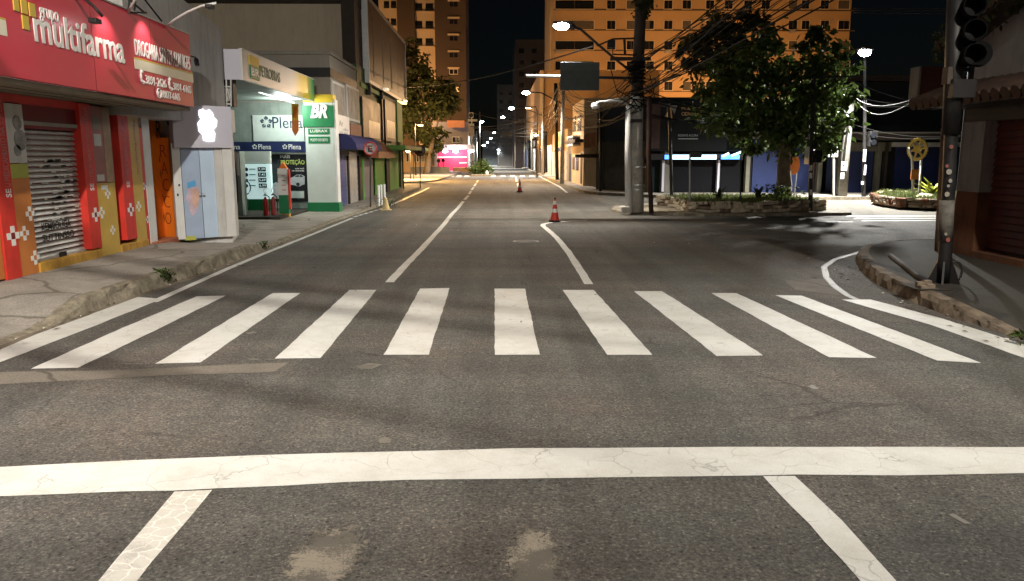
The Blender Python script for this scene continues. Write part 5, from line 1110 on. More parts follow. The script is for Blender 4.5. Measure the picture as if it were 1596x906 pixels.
rowbox('white_line', bd, 1067, 187, 1135, 189, M_DGREY, .31); qtext('RESERVE AGORA', 1057, 1088, 213, 209.5, M_DGREY, bd, .3); qtext('EMPRESA', 1131, 1146, 212, 208.5, M_DGREY, bd, .3); rowbox('white_line', bd, 1057, 216, 1088, 217.2, M_DGREY, .31)
b = MB(); p = qq(1126,212,.31)
for k in range(3): b.extr([qq(1122+3*k,213,.31) , qq(1123.5+3*k,213,.31), qq(1123.5+3*k,207-k%2,.31), qq(1122+3*k,207,.31)], (0,-.01,0), M_DGREY)
b.build('printed_logo', bd); b = MB(); b.extr([qq(1036,182,.31), qq(1048,188,.31), qq(1046,165,.31)], (0,-.02,0), M_DGOLD); b.extr([qq(1044,165,.31), qq(1056,164,.31), qq(1051,178,.31)], (0,-.01,0), mat('dull_white_print', (.18,.17,.15), .5)); b.build('printed_shape', bd)
rowbox('dark_panel', s1, 1012, 162, 1030, 232, mat('maroon_panel', (.05,.022,.018), .5, var=.5, scale=2), .34)
for x0, x1, m in ((1036,1048,L_BLUE),(1048.4,1075,L_BLUEW),(1094,1117,L_BLUEW),(1124,1153,L_BLUE)): rowbox('lit_sign_panel', s1, x0, 241.5, x1, 248.5, m, .55, 0)
rowbox('lit_sign_panel', s1, 1077, 245.5, 1093.5, 248.5, L_BLUEW, .55, 0)
rowbox('fascia', s1, 1010, 240, 1158, 249.5, M_DARK, .5, 0)
for x0, x1 in ((1031,1036),(1117,1122.5)): rowbox('column', s1, x0, 250, x1, 299, M_LIL, .3)
rowbox('roller_door', s1, 1012, 250, 1031, 300, mat('dark_teal_door', (.010,.016,.016), .7, spec=.1), .03); rowbox('roller_door', s1, 1036.5, 250, 1116.5, 300, mat('near_black_door', (.008,.008,.010), .7, spec=.08), .03); rowbox('roller_door', s1, 1123, 250, 1157, 300, MATS['near_black_door'], .03)
for x0, x1, n in ((1126,1136,0),(1140,1158,1)): 
    b = MB(); p, q = qq(x0,244-n,.7), qq(x1,239-3*n,.7); b.tube([p, q], .06, L_BLUEW, 6); b.build('lit_tube', s1)
s2 = thing('blue_door_shop', 'dark shop with wide royal blue roller doors behind the leafy tree', 'shop', (qq(1215,300).x, QY, .15))
b = MB(); a, c = qq(1160.5,300), qq(1283,185); b.box((a.x, QY+.01, 0), (c.x, QY+9, c.z), M_DKWALL); b.build('wall', s2)
rowbox('pillar', s2, 1161, 243, 1170, 300, M_OLIVE, .35); rowbox('roller_door', s2, 1171, 216, 1214, 301, M_RBLUE, .05); rowbox('roller_door', s2, 1215, 216, 1264, 301, M_RBLUE, .05)
for k in range(12): rowbox('slat', s2, 1171.2, 222+6.5*k, 1263.8, 222.5+6.5*k, M_DBLUE, .065, -.045) if k < 0 else None
rowbox('pillar', s2, 1265, 216, 1272, 302, mat('rust_brown_wall', (.17,.065,.035), .8, var=.4, dirt=.4), .1); rowbox('pillar', s2, 1272.4, 232, 1284, 303, M_OLIVE, .3)
rowbox('eaves', s2, 1160, 205, 1284, 216, M_DKBR, 1.2)
s3 = thing('dark_blue_shop', 'dark shop with navy roller doors, olive pillars and a white strip sign', 'shop', (qq(1390,303).x, QY, .15))
b = MB(); a, c = qq(1285,303), qq(1560,196); b.box((a.x, QY+.01, 0), (c.x, QY+9, c.z), M_DKWALL); b.build('wall', s3)
for x0, x1, y0 in ((1286,1302,236),(1318,1362,236),(1391,1472,229),(1486,1550,229)): rowbox('roller_door', s3, x0, y0, x1, 303, M_DBLUE, .05)
for x0, x1 in ((1302.5,1317.5),(1362.4,1376),(1473,1485)): rowbox('pillar', s3, x0, 222, x1, 303, M_OLIVE, .3)
rowbox('pillar', s3, 1376.4, 222, 1386, 303, M_DKBR, .4); rowbox('lintel', s3, 1286, 222, 1390, 236, M_OLIVE, .2); rowbox('strip_sign', s3, 1391, 222, 1550, 229, M_OFFW, .3)
rowbox('eaves', s3, 1284.5, 205, 1560, 218, M_DKBR, 1.4); rowbox('eaves_edge', s3, 1284.5, 206, 1560, 208, M_GRYB, 1.45)
s4 = thing('dark_upper_storey', 'unlit upper storey and roofline above the navy roller doors', 'building', (qq(1400,200).x, QY+3, 4)); b = MB(); a, c = qq(1320,205), qq(1560,120); b.box((a.x, QY+3, 3), (c.x, QY+9, c.z), mat('near_black_wall', (.02,.019,.02), .9)); b.build('wall', s4)
b = MB(); b.box((a.x-.4, QY+2.4, c.z), (c.x, QY+9.5, c.z+.3), M_TERRA); b.build('roof', s4)

# ================================================================== STONE PLANTERS
def planter(lab, pts, h, cat='planter', mats=(M_STONE, M_STONE, M_STONED), tall=1.0):
    t = thing('stone_planter', lab, cat, (sum(p[0] for p in pts)/len(pts), sum(p[1] for p in pts)/len(pts), .1)); b = MB(); n = len(pts)
    for i in range(n):
        a, c = V((*pts[i], 0)), V((*pts[(i+1) % n], 0)); L = (c-a).length; d = (c-a).normalized(); o = V((-d.y, d.x, 0)); s = 0
        for row in range(3):
            s = -random.uniform(0, .2)
            while s < L:
                w = random.uniform(.2, .5); hh = h/3*random.uniform(.85, 1.15); p = a+d*s+Z_*(.1+row*h/3)
                j = lambda: V((random.uniform(-.05,.05), random.uniform(-.05,.05), random.uniform(-.03,.03)))
                q = [p+j(), p+d*w*.93+j(), p+d*w*.93+o*.25, p+o*.25]; u_ = [x+Z_*hh*.92+j()*.8 for x in q]
                b.add(q+u_, [(3,2,1,0),(4,5,6,7),(0,1,5,4),(1,2,6,5),(2,3,7,6),(3,0,4,7)], random.choice(mats)); s += w
    b.build('stones', t, bevel=.02); b = MB(); cx, cy = t.location.x, t.location.y
    b.face([(cx+(x-cx)*.97, cy+(y-cy)*.97, .1+h*.86) for x, y in pts], M_SOIL); b.build('soil', t, fix=False); return t
A1 = [G(1052,324,.1)[:2], G(1072,331,.1)[:2], G(1110,331.5,.1)[:2], G(1180,331.5,.1)[:2], G(1284,328,.1)[:2], (12.4,33.0), (8.4,34.0), (6.8,32.6)]
planter('long low dry-stone planter with grass and the leafy tree', A1, .40)
A2 = [G(1356,317,.05)[:2], G(1372,321,.05)[:2], G(1400,325,.05)[:2], G(1440,327,.05)[:2], G(1490,328,.05)[:2], (23.5,36.0), (19,38.0)]
planter('broken stone planter with slabs around the gilded gear emblem', A2, .38, mats=(M_STONE, M_STONED, M_STONER))
def grassy(name, poly, z, n, s, m=M_LEAFY):
    xs = [p[0] for p in poly]; ys = [p[1] for p in poly]; cx, cy = sum(xs)/len(xs), sum(ys)/len(ys); b = MB(); k = 0
    def inside(x, y):
        c = False
        for i in range(len(poly)):
            (x0, y0), (x1, y1) = poly[i][:2], poly[i-1][:2]
            if (y0 > y) != (y1 > y) and x < (x1-x0)*(y-y0)/(y1-y0)+x0: c = not c
        return c
    pl = [(cx+(p[0]-cx)*.95, cy+(p[1]-cy)*.93) for p in poly]
    while k < n:
        x, y = random.uniform(min(xs), max(xs)), random.uniform(min(ys), max(ys))
        if not inside(x, y) or (not any(inside(x+dx, y) for dx in (0,))): continue
        k += 1; a = random.uniform(0, 6.28); h = s*random.uniform(.5, 1.4); d = V((math.cos(a), math.sin(a), 0)); p = V((x, y, z))
        b.face([p-d*.02, p+d*.02, p+V((random.gauss(0,.35)*h, random.gauss(0,.35)*h, h))], m)
    o = b.build(name, fix=False); return tag(o, 'stuff', 'grass') if 0 else o
g1 = grassy('grass', A1, .40, 6000, .17); tag(g1, 'uneven green grass filling the long stone planter', 'grass', kind='stuff')
g2 = grassy('grass', A2, .38, 4000, .18); tag(g2, 'dry pale grass around the gear emblem posts', 'grass', kind='stuff')
def agave(lab, p, r, n, m, name='agave_plant'):
    t = thing(name, lab, 'plant', p); b = MB()
    for k in range(n):
        a = 2*math.pi*k/n*2.4; e = random.uniform(.35, 1.25); L = r*random.uniform(.8, 1.15); d = V((math.cos(a)*math.cos(e), math.sin(a)*math.cos(e), math.sin(e))); w = V((-math.sin(a), math.cos(a), 0))*L*.09; p0 = V(p); p1 = p0+d*L*.55; p2 = p0+d*L+V((math.cos(a), math.sin(a), 0))*L*.12-Z_*L*.12
        b.face([p0-w*.6, p0+w*.6, p1+w, p1-w], m); b.face([p1-w, p1+w, p2], m)
    b.build('foliage', t, fix=False); b = MB(); b.lathe(p, [(.1,-.1),(.12,.05),(.05,.16)], M_LEAFD, 8); b.build('stem', t)
agave('dark spiky plant left in the grass of the long planter', AY(1120,308,30.0), .55, 14, M_LEAFD)
agave('dark spiky plant near the tree foot in the long planter', AY(1182,307,30.2), .6, 16, M_LEAFD)
weed('shrub', 'low leafy shrub at the foot of the limewashed tree', AY(1213,306,30.6), .6, .4, 200, M_LEAF, .2, 'shrub')
agave('bright yellow-green agave standing right of the gear emblem', AY(1452,304,34.2), .95, 22, leafmat('agave_leaf', (.22,.26,.03), (.42,.42,.07)))
for k, (x, y, r, z) in enumerate(((1436,312,.5,.3), (1450,317,.6,.1), (1420,322,.45,.1), (1462,322,.5,.1))):
    p = AY(x, y, 32.6+.25*k); b = MB(); b.extr([p+V((-r,-.2,0)), p+V((r*.3,-.25,.02)), p+V((r,0,.06+z*.3)), p+V((.1,.3,.12+z*.3))], (.03,.02,.09), (M_STONE, M_STONED, M_STONER)[k % 3])
    tag(b.build('loose_slab', bevel=.01), ('pale stone slab tilted on top of the gear planter', 'dark stone slab lying below the tilted pale one', 'reddish stone slab at the planter front', 'pale stone slab beside the right pole')[k], 'stone slab', 'loose slabs at the gear planter')
# gear emblem on two posts
ge = thing('gear_emblem', 'gilded cogwheel emblem with spokes on two pale posts', 'emblem', AY(1431,304,34.5)); GYY = 34.5
def gp_(x, y, o=0): return AY(x, y, GYY-o)
c = gp_(1430,233,.1); gr = .45; tl = V((math.cos(.85), math.sin(.85)*-1, 0))  # wheel turned a little from the road
def gpt(r, a, d=0): return c+tl*math.cos(a)*r+Z_*math.sin(a)*r*1.15+V((tl.y, -tl.x, 0))*d
b = MB(); N_ = 48; P_ = []
for k in range(N_): P_.append(((gr if (k % 2) else gr*.9), 2*math.pi*k/N_))
for k in range(N_):
    (r0, a0), (r1, a1) = P_[k], P_[(k+1) % N_]
    q = [gpt(r0, a0, .06), gpt(r1, a1, .06), gpt(gr*.72, a1, .06), gpt(gr*.72, a0, .06)]; w = [p-V((tl.y, -tl.x, 0))*.12 for p in q]; b.add(q+w, [(0,1,2,3),(7,6,5,4),(0,4,5,1),(2,6,7,3)], M_GEAR)
b.build('wheel', ge); 
for k in range(6): 
    a = math.pi*k/3+.2; b = MB(); b.tube([gpt(.05, a), gpt(gr*.75, a)], .045, M_GEAR, 6); b.build('spoke', ge)
b = MB(); b.lathe(c, [(0,-.08),(.16,-.08),(.16,.08),(0,.08)], M_GEAR, 16, axis=V((tl.y, -tl.x, 0))); b.build('hub', ge)
for x0, x1 in ((1421.5,1423.5), (1436,1432.5)):
    b = MB(); b.tube([gp_(x1,305), gp_(x0,246)], .055, M_GALV, 8); b.build('leg', ge)
for s in (0, 1):
    b = MB(); b.tube([gp_(*q) for q in (((1423,248),(1419,240),(1417,231)) if s == 0 else ((1435,249),(1441,242),(1444,231)))], .045, M_GALV, 6); b.build('bracket', ge)
b = MB(); a, d = gp_(1419.5,280,.12), gp_(1433,264.5,.12); b.box((a.x, a.y, a.z), (d.x, a.y+.04, d.z), mat('orange_plaque', (.40,.15,.04), .6, var=.35, scale=4)); b.build('plaque', ge); b = MB(); a, d = gp_(1433.5,281,.1), gp_(1437,259,.1); b.box((a.x, a.y, a.z), (d.x, a.y+.05, d.z), M_OFFW); b.build('notice', ge)

# ================================================================== POLES, SIGNS AND SIGNALS
def pole_thing(name, lab, cat, base, pts, r, m=M_DARK, r1=None, group=None, n=10):
    t = thing(name, lab, cat, base, group); b = MB(); b.tube([V(base)]+[V(p) for p in pts], r, m, n, r1); b.build('post', t, smooth=True); return t
MY = 28.4
def mp_(px, py, o=0): return AY(px, py, MY-o)
mb_ = mp_(992,331); mb_.z = .1
up = thing('utility_pole', 'tall stained concrete utility pole with crossarm, insulators and cable bundles', 'utility pole', mb_)
b = MB(); b.tube([mb_, mp_(991,240), mp_(992.5,150)], .27, M_CONC, 14, .235); b.build('pole', up, smooth=True); b = MB(); b.tube([mp_(992.5,150), mp_(994,120), mp_(999,0), mp_(1001,-60)], .232, M_DKBR, 14, .17); b.build('pole_top', up, smooth=True)
for y0, w in ((92,.9), (-4,1.2)): b = MB(); p = mp_(994.5,y0,.2); b.box(p+V((-w*1.1,-.06,-.06)), p+V((w*.5,.06,.06)), M_DKBR); b.build('crossarm', up)
b = MB()
b.tube([mp_(930,72,.2), mp_(955,61,.2), mp_(990,60,.2)], .03, M_DARK, 5); b.tube([mp_(955,62,.2), mp_(955,85,.2), mp_(990,86,.2)], .03, M_DARK, 5); b.tube([mp_(973,62,.2), mp_(974,85,.2)], .05, M_DARK, 6); b.build('bracket', up)
b = MB()
for y in (98,104,110,116,122,128): p = mp_(993,y); b.lathe(p-Z_*.05, [(.24,0),(.31,.03),(.31,.07),(.24,.1)], M_CABLE, 12)
for _ in range(26):
    p = mp_(random.uniform(982,1002), random.uniform(98,165), .3); b.tube([p, p+V((random.uniform(-.6,.6), random.uniform(-.1,.1), random.uniform(-.5,.3))), p+V((random.uniform(-.9,.9), .1, random.uniform(-.6,.6)))], .02, M_CABLE, 5)
b.build('cable_clamps', up)
b = MB(); b.box(mp_(983,190,.35), mp_(1000,186,.25), M_DARK); 
for y in (262, 290, 297): p = mp_(985,y); b.lathe((mb_.x, MY, p.z), [(.275,0),(.285,.01),(.285,.06),(.275,.07)], M_GALV, 14)
b.build('band', up)
b = MB(); p = mp_(990,125,.25)
b.tube([mp_(1003,128,.2), mp_(965,97,.2), mp_(930,68,.2), mp_(905,46,.2), mp_(893,42,.2)], .045, M_DARK, 8); ar = b.build('lamp_arm', up, smooth=True)
LB = mp_(876,38,.2); b = MB(); b.tube([mp_(896,43,.2), mp_(884,39.5,.2)], .09, M_DARK, 8, .14); b.obox(LB+V((-.32,-.16,-.02)), X_, Z_, .7, .1, -.3, M_DARK); b.build('lamp_head', ar); b = MB(); b.ball(LB-Z_*.05, .26, L_WHITE, 12, (1.2,.8,.55)); b.build('lamp_lens', ar)
b = MB(); b.box(mp_(947,74,.3), mp_(958,64,.1), M_DARK); b.build('transformer_switch', up)
# leaf clump of a vine at the pole top
b = MB(); leaves(b, [mp_(1003+random.gauss(0,7), 8+random.gauss(0,9), random.uniform(-.3,.3)) for _ in range(220)], .22, M_LEAFD, 2.2, .3); b.build('vine', up, fix=False)
# short pale pole with its own lamp arm
wp = thing('short_lamp_pole', 'shorter pale painted pole with curved lamp arm hugging the utility pole', 'lamp post', V((mp_(979,330).x, MY-.15, .1))); wb_ = V((mp_(979,330).x, MY-.15, .1))
b = MB(); b.tube([wb_, mp_(978.5,240,.15), mp_(979.5,165,.15)], .135, M_OFFW, 12, .10); b.build('post', wp, smooth=True)
b = MB(); b.tube([mp_(979.5,166,.15), mp_(974,160,.15), mp_(962,157.5,.15), mp_(935,159,.15), mp_(929,160.5,.15)], .04, M_GALV, 8); b.tube([mp_(985,152,.15), mp_(950,156.5,.15), mp_(931,160,.15)], .03, M_GALV, 6); a2_ = b.build('lamp_arm', wp, smooth=True)
b = MB(); p = mp_(928,164,.15); b.lathe(p-Z_*.06, [(.06,.14),(.13,.12),(.15,.02),(.12,-.06),(0,-.08)], M_WHITE, 14); b.build('lamp_head', a2_)
b = MB(); b.box(wb_+V((-.3,-.15,0)), wb_+V((.0,.25,.22)), M_CONC); b.build('base_block', wp, bevel=.03)
pole_thing('brown_post', 'thin rusty brown post just right of the utility pole', 'post', V((mp_(1011,333).x, MY-.5, .1)), [mp_(1011,240,.5), mp_(1012,150,.5)], .085, mat('rusty_brown', (.06,.03,.022), .7, .3, var=.4))
# overhead sign on its arm
SO = .75
os_ = thing('overhead_road_sign', 'dark grey-green overhead road sign seen from behind on a horizontal arm', 'road sign', mp_(905,120,SO))
b = MB(); a, c = mp_(873,141,SO), mp_(934.5,97,SO); b.box((a.x, MY-SO, a.z), (c.x, MY-SO+.04, c.z), M_SIGNG); pl = b.build('panel', os_, bevel=.01)
b = MB(); a2, c2 = mp_(873,110,SO), mp_(934.5,97,SO); b.box((a2.x+.02, MY-SO-.006, a2.z), (c2.x-.02, MY-SO-.0005, c2.z-.02), mat('grey_sign_band', (.075,.088,.083), .6, 0, var=.2)); bn = b.build('band', pl)
letters('lettering', 'Centro', V((mp_(893,107,SO).x, MY-SO-.006, mp_(893,107.5,SO).z)), X_, Z_, mp_(913,105,.106).x-mp_(893,105,.106).x, .14, M_SIGNG, bn, .003)
b = MB(); b.tube([mp_(820,118.5,SO-.1), mp_(871,119.5,SO-.1), mp_(900,120,SO-.1)], .05, M_OFFW, 8); b.tube([mp_(900,120,SO-.1), mp_(978,122,SO-.1), mp_(990,122,0)], .052, M_DARK, 8); b.build('arm', os_)
# far street poles with lamps on long arms
def street_lamp(lab, px, y_base, Y, head, col_lens, power, col, group='lamp poles down the far street', emit=True, topz=9.0):
    base = AY(px, y_base, Y); base.z = .1; t = thing('street_lamp', lab, 'street lamp', base, group); b = MB(); b.tube([base, V((base.x, Y, topz))], .17, M_CONC, 8, .12); b.build('pole', t, smooth=True)
    h = AY(*head, Y); b = MB(); b.tube([V((base.x, Y, min(topz-.3, h.z-.8))), h.lerp(V((base.x, Y, h.z-.2)), .4)+Z_*.1, h+Z_*.08], .05, M_DARK, 6); am = b.build('arm', t); b = MB(); b.ball(h, .22, col_lens, 10, (1.3,1,.6)); b.build('lamp_lens', am)
    if power: lamp_part(lamp('lamp_light', 'SPOT', h-Z_*.35, power*1.3, col, .2, h-Z_*9, 152, .5), t)
    return t
W_ = (1.0, .95, .86)
street_lamp('dark far-street pole with lit white lamp nearest beyond the overhead sign', 876, 287, 58, (820,145), L_WHITE, 2200, W_)
street_lamp('far-street pole with white lamp second from the overhead sign', 846, 274, 86, (797,169), L_WHITE, 7000, W_)
street_lamp('far-street pole with white lamp third from the overhead sign', 829, 265, 118, (784,183), L_WHITE, 7000, W_)
street_lamp('distant pole with small white lamp fourth along the right row', 818, 260, 150, (770,207), L_COOL, 7000, W_, topz=10)
street_lamp('distant pole with tiny white lamp fifth along the right row', 812, 258, 180, (765,216), L_COOL, 7000, W_, topz=10)
street_lamp('distant pole with bluish double glow sixth along the right row', 806, 256, 200, (760,222), L_COOL, 7000, (.8,.92,1), topz=9)
street_lamp('distant left-side pole with high small lamp', 748, 262, 140, (751,190), L_COOL, 1200, (.8,.92,1), topz=10)
street_lamp('distant left-side pole with low bluish lamp near the totem sign', 743, 262, 150, (754,227), L_COOL, 1600, (.8,.92,1), topz=7)
street_lamp('distant lamp on thin post in the middle of the far street', 777, 258, 190, (777,234), L_COOL, 1600, (.8,.92,1), topz=5)
street_lamp('sodium lamp on a bracket at the orange house wall', 838, 266, 98, (836,211), L_WARM, 900, (1,.6,.25), topz=5)
pole_thing('dark_post', 'thin dark post standing before the navy corner building', 'post', AY(936,302,44.5), [AY(936,168,44.5)], .085)
pole_thing('dark_post', 'dark pole before the small ochre houses with a box halfway up', 'post', AY(868.5,282,68), [AY(866,130,68)], .16)
for px, y in ((848.5,270), (852,269)): pole_thing('far_post', 'dark slender post at the far pavement edge by the pale garden front', 'post', AY(px,y,86), [AY(px-1,205,86)], .12, group='slender posts on the far pavement')
# old lamp post and sign posts on the island
ol = thing('old_lamp_post', 'black lamp post with flared foot and lantern head on the traffic island', 'lamp post', G(1046,321,.1)); ob_ = G(1046,321,.1); OY = ob_.y
b = MB(); b.lathe(ob_, [(.30,0),(.24,.06),(.12,.25),(.09,.4),(.07,.45)], M_DARK, 14); b.tube([ob_+Z_*.4, AY(1044,200,OY), AY(1042,168,OY)], .075, M_DARK, 10, .055); b.build('post', ol)
b = MB(); p = AY(1036,158,OY); b.tube([AY(1042,168,OY), AY(1039,162,OY), p], .04, M_DARK, 6); b.lathe(p-Z_*.1, [(.05,.22),(.2,.15),(.26,0),(.12,-.1),(0,-.12)], M_DARK, 12); b.build('lantern', ol)
def signpost(lab, px, yb, yt, Y, plate, m, r=.035, name='sign_post', pm=M_GALV):
    base = AY(px, yb, Y); t = thing(name, lab, 'sign', base); b = MB(); b.tube([base, AY(px+.3, yt, Y)], r, pm, 8); b.build('post', t)
    if plate: a, c = AY(plate[0],plate[3],Y-.06), AY(plate[2],plate[1],Y-.06); b = MB(); b.box((a.x, Y-.09, a.z), (c.x, Y-.05, c.z), m); b.build('plate', t, bevel=.008)
    return t
signpost('thin pole with small dark sign plate in the left of the planter', 1075, 316, 240, 28.6, (1076,237,1093,246), M_SIGNG)
signpost('bare thin pole in the planter beside the second spiky plant', 1154, 309, 246, 29.5, None, None, pm=M_SIGNG)
signpost('blank pale square sign on a thin white post right of the tree', 1299, 307.5, 236, 38.4, (1290.5,227.5,1306.5,245), M_OFFW, .06, pm=M_OFFW)
ov = thing('oval_sign', 'orange oval sign on two thin legs behind the planter', 'sign', AY(1234,304,36)); p = AY(1237.5,257,36)
b = MB(); b.lathe(p, [(0,0),(.26,0),(.26,.04),(0,.04)], mat('orange_oval', (.75,.22,.05), .5), 20, axis=(0,-1,0)); o_ = b.build('plate', ov); o_.scale = (1,1,1)
for v in o_.data.vertices: v.co.z = p.z+(v.co.z-p.z)*1.75
for x0, x1 in ((1229,1232), (1238,1241.5)): b = MB(); b.tube([AY(x0,304,36), AY(x1,268,36)], .035, M_GALV, 6); b.build('leg', ov)
# black signal pole on the island
sp = thing('signal_pole', 'slim black pole with pedestrian signal on the end of the stone planter', 'traffic signal', G(1263,328.5,.1)); sb = G(1263,328.5,.1); SPY = sb.y
def sq(px, py, o=0): return AY(px, py, SPY-o)
b = MB(); b.tube([sb, sq(1264.5,230), sq(1269.5,97)], .085, M_DARK, 10, .06); b.build('post', sp)
b = MB(); b.tube([sq(1269,121), sq(1335,119)], .035, M_DARK, 6); b.build('arm', sp)
b = MB(); a, c = sq(1269,254,.1), sq(1279,234,.1); b.box((a.x, SPY-.3, a.z), (c.x, SPY+.1, c.z), M_DARK); sh_ = b.build('signal_head', sp, bevel=.02)
for y in (239.5, 249): c = sq(1274,y,.3); b = MB(); b.lathe(c, [(0,0),(.1,0),(.11,.12),(.1,.12)], M_BLKG, 14, axis=(0,-1,0)); b.build('visor', sh_); b = MB(); b.box(c+V((-.1,-.06,.05)), c+V((.06,-.05,.10)), M_OFFW); b.build('reflection_plate', sh_) if 0 else None
b = MB(); a, c = sq(1255,256,.02), sq(1257.5,229,.02); b.box((a.x, SPY-.3, a.z), (c.x, SPY+.1, c.z), M_WHITE); b.build('white_plate', sp)
for y, m in ((274,M_PAPER),(300,M_PAPER),(262,M_OFFW)): c = sq(1264,y,.09); b = MB(); b.box(c+V((-.05,-.012,-.1)), c+V((.04,.01,.1)), m); b.build('sticker', sp)
# leaning concrete pole, notices; post with the bright lamp
LY = 38.8
lb = AY(1313,307,LY); lb.z = .15; lp = thing('leaning_pole', 'leaning grey concrete pole with paper notices by the navy doors', 'utility pole', lb)
b = MB(); b.tube([lb, AY(1317,250,LY), AY(1325,170,LY), AY(1328,140,LY)], .23, mat('old_grey_concrete', (.17,.16,.14), .85, var=.4, scale=4, dirt=.5), 12, .15); b.build('pole', lp, smooth=True)
b = MB(); b.tube([AY(1322,168,LY-.2), AY(1322.5,190,LY-.2), AY(1318,225,LY-.2), AY(1314,260,LY-.25)], .05, M_CABLE, 6); b.box(AY(1319,185,LY-.4), AY(1323,172,LY-.2), M_GALV); b.build('conduit', lp)
for q in ((1311,266,1321,252), (1310,279,1316.5,269)): b = MB(); a, c = AY(q[0],q[1],LY-.3), AY(q[2],q[3],LY-.3); b.box((a.x, LY-.28, a.z), (c.x, LY-.25, c.z), M_PAPER); b.build('notice', lp)
db = AY(1346,306,LY-.4); db.z = .15; DY = LY-.4
dp = thing('bright_street_lamp', 'dark slim street lamp post with the brilliant white lamp beside the leaning pole', 'street lamp', db)
b = MB(); b.tube([db, AY(1348,200,DY), AY(1348,95,DY)], .10, M_DARK, 10, .07); b.build('post', dp)
LD = AY(1348,81,DY-1.7); b = MB(); b.tube([AY(1348,96,DY), AY(1348,86,DY-.2), AY(1348,80,DY-1.5)], .05, M_DARK, 6); b.obox(LD+V((-.2,.4,.06)), X_, Z_, .4, .1, .8, M_DARK); b.build('lamp_head', dp); b = MB(); b.ball(LD-Z_*.02, .28, L_COOL, 12, (1,1,.7)); b.build('lamp_lens', dp)
for q, m in (((1345,252,1350.5,233),M_OFFW), ((1346.5,273,1350.5,257),M_LIL), ((1342.5,288,1346.5,283),M_PAPER)): b = MB(); a, c = AY(q[0],q[1],DY-.15), AY(q[2],q[3],DY-.15); b.box((a.x, DY-.16, a.z), (c.x, DY-.11, c.z), m); pq = b.build('notice', dp)
b = MB(); a, c = AY(1352,229,DY-.1), AY(1366,205,DY-.1); b.box((a.x, DY-.3, a.z), (c.x, DY, c.z), M_DARK); hd = b.build('signal_head', dp, bevel=.03)
for y in (211,222): b = MB(); b.lathe(AY(1360,y,DY-.3), [(0,0),(.13,0),(.14,.14),(.13,.14)], M_BLKG, 14, axis=(0,-1,0)); b.build('visor', hd)

b = MB()
for k in range(150):
    if k % 3 == 0: x, y, z = random.gauss(6.0, .25), random.uniform(8.5, 17), .012
    elif k % 3 == 1: y = random.uniform(8, 22); x, z = xk(y)+abs(random.gauss(.08, .12)), .012
    else: x, y, z = random.uniform(-5, 7), random.uniform(5, 26), .008
    if k % 3 == 0 and y > 12.2: x += (y-12.2)**1.3*.14
    a = random.uniform(0, 6.28); L = random.uniform(.025, .06); d = V((math.cos(a), math.sin(a), 0))*L; w_ = V((-d.y, d.x, 0))*.35; q = V((x, y, z))
    b.face([q-d, q-w_+Z_*.012, q+d+Z_*.006, q+w_+Z_*.01], random.choice([M_STONED, M_BARK, M_LEAFD, M_STRIPE, M_SOIL]))
tag(b.build('leaf_litter', fix=False), 'tiny dry leaves and litter scattered over the road and gutters', 'litter', kind='stuff')
# ================================================================== TRAFFIC CONES
def traffic_cone(p, lab):
    t = thing('traffic_cone', lab, 'traffic cone', p, 'traffic cones on the road'); p = V(p)
    b = MB(); b.extr([p+V((math.cos(a)*.21, math.sin(a)*.21, 0)) for a in [math.pi/8+math.pi*k/4 for k in range(8)]], (0,0,.05), M_RUBB); b.build('base', t, bevel=.01)
    def seg(z0, z1, m, nm, e=0): 
        r = lambda z: .155-.125*z/.75; b = MB(); b.lathe(p, [(r(z0)+e, z0), (r(z1)+e, z1)], m, 20); return b.build(nm, t, smooth=False)
    seg(.05,.30,M_CONEO,'body'); seg(.302,.42,M_LETW,'white_collar',.003); seg(.422,.56,M_CONEO,'body'); seg(.562,.68,M_LETW,'white_collar',.003); seg(.682,.73,M_CONEO,'body'); seg(.732,.78,M_DARK,'tip')
    return t
k1 = traffic_cone(G(864.5,345.5,.008), 'large red and white traffic cone standing on the white line of the turn')
dup(k1, G(810,299.5,.004), 'small far red and white traffic cone in the middle of the road')

# ================================================================== RIGHT CORNER
CXR = 9.15
def cr(px, py, X=CXR): return AX(px, py, X)
cb = thing('corner_store', 'unlit corner building with rusty red roller door and orange dado', 'building', (CXR+1, 13, .2))
ye = cr(1492,300).y; yp = cr(1525,300).y
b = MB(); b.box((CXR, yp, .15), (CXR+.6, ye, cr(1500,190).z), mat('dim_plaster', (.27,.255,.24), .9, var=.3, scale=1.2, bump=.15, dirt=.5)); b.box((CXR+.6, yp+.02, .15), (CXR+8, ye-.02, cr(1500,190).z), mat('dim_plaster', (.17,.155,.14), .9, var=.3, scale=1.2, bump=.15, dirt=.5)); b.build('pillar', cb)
zo = cr(1510,299).z
b = MB(); b.box((CXR-.012, yp-.012, .16), (CXR+.3, ye+.012, zo), M_ORBAND); b.build('orange_dado', cb)
b = MB(); b.box((CXR+.3, 3, .15), (CXR+8, yp-.005, 3.0), M_DKBR); b.box((CXR-.06, 3, .15), (CXR+.34, yp-.02, .33), M_ORBAND); b.build('back_wall', cb)
b = MB(); z = .36
while z < 2.85: 
    b.face([(CXR+.26, 5, z), (CXR+.26, yp-.01, z), (CXR+.215, yp-.01, z+.03), (CXR+.215, 5, z+.03)], M_RDOOR); b.face([(CXR+.215, 5, z+.03), (CXR+.215, yp-.01, z+.03), (CXR+.26, yp-.01, z+.13), (CXR+.26, 5, z+.13)], M_RDOOR); z += .13
b.build('roller_door', cb, fix=False)
zg = 3.45; b = MB(); pts = [cr(1493,140), cr(1500,70), cr(1512,58), cr(1600,0)]
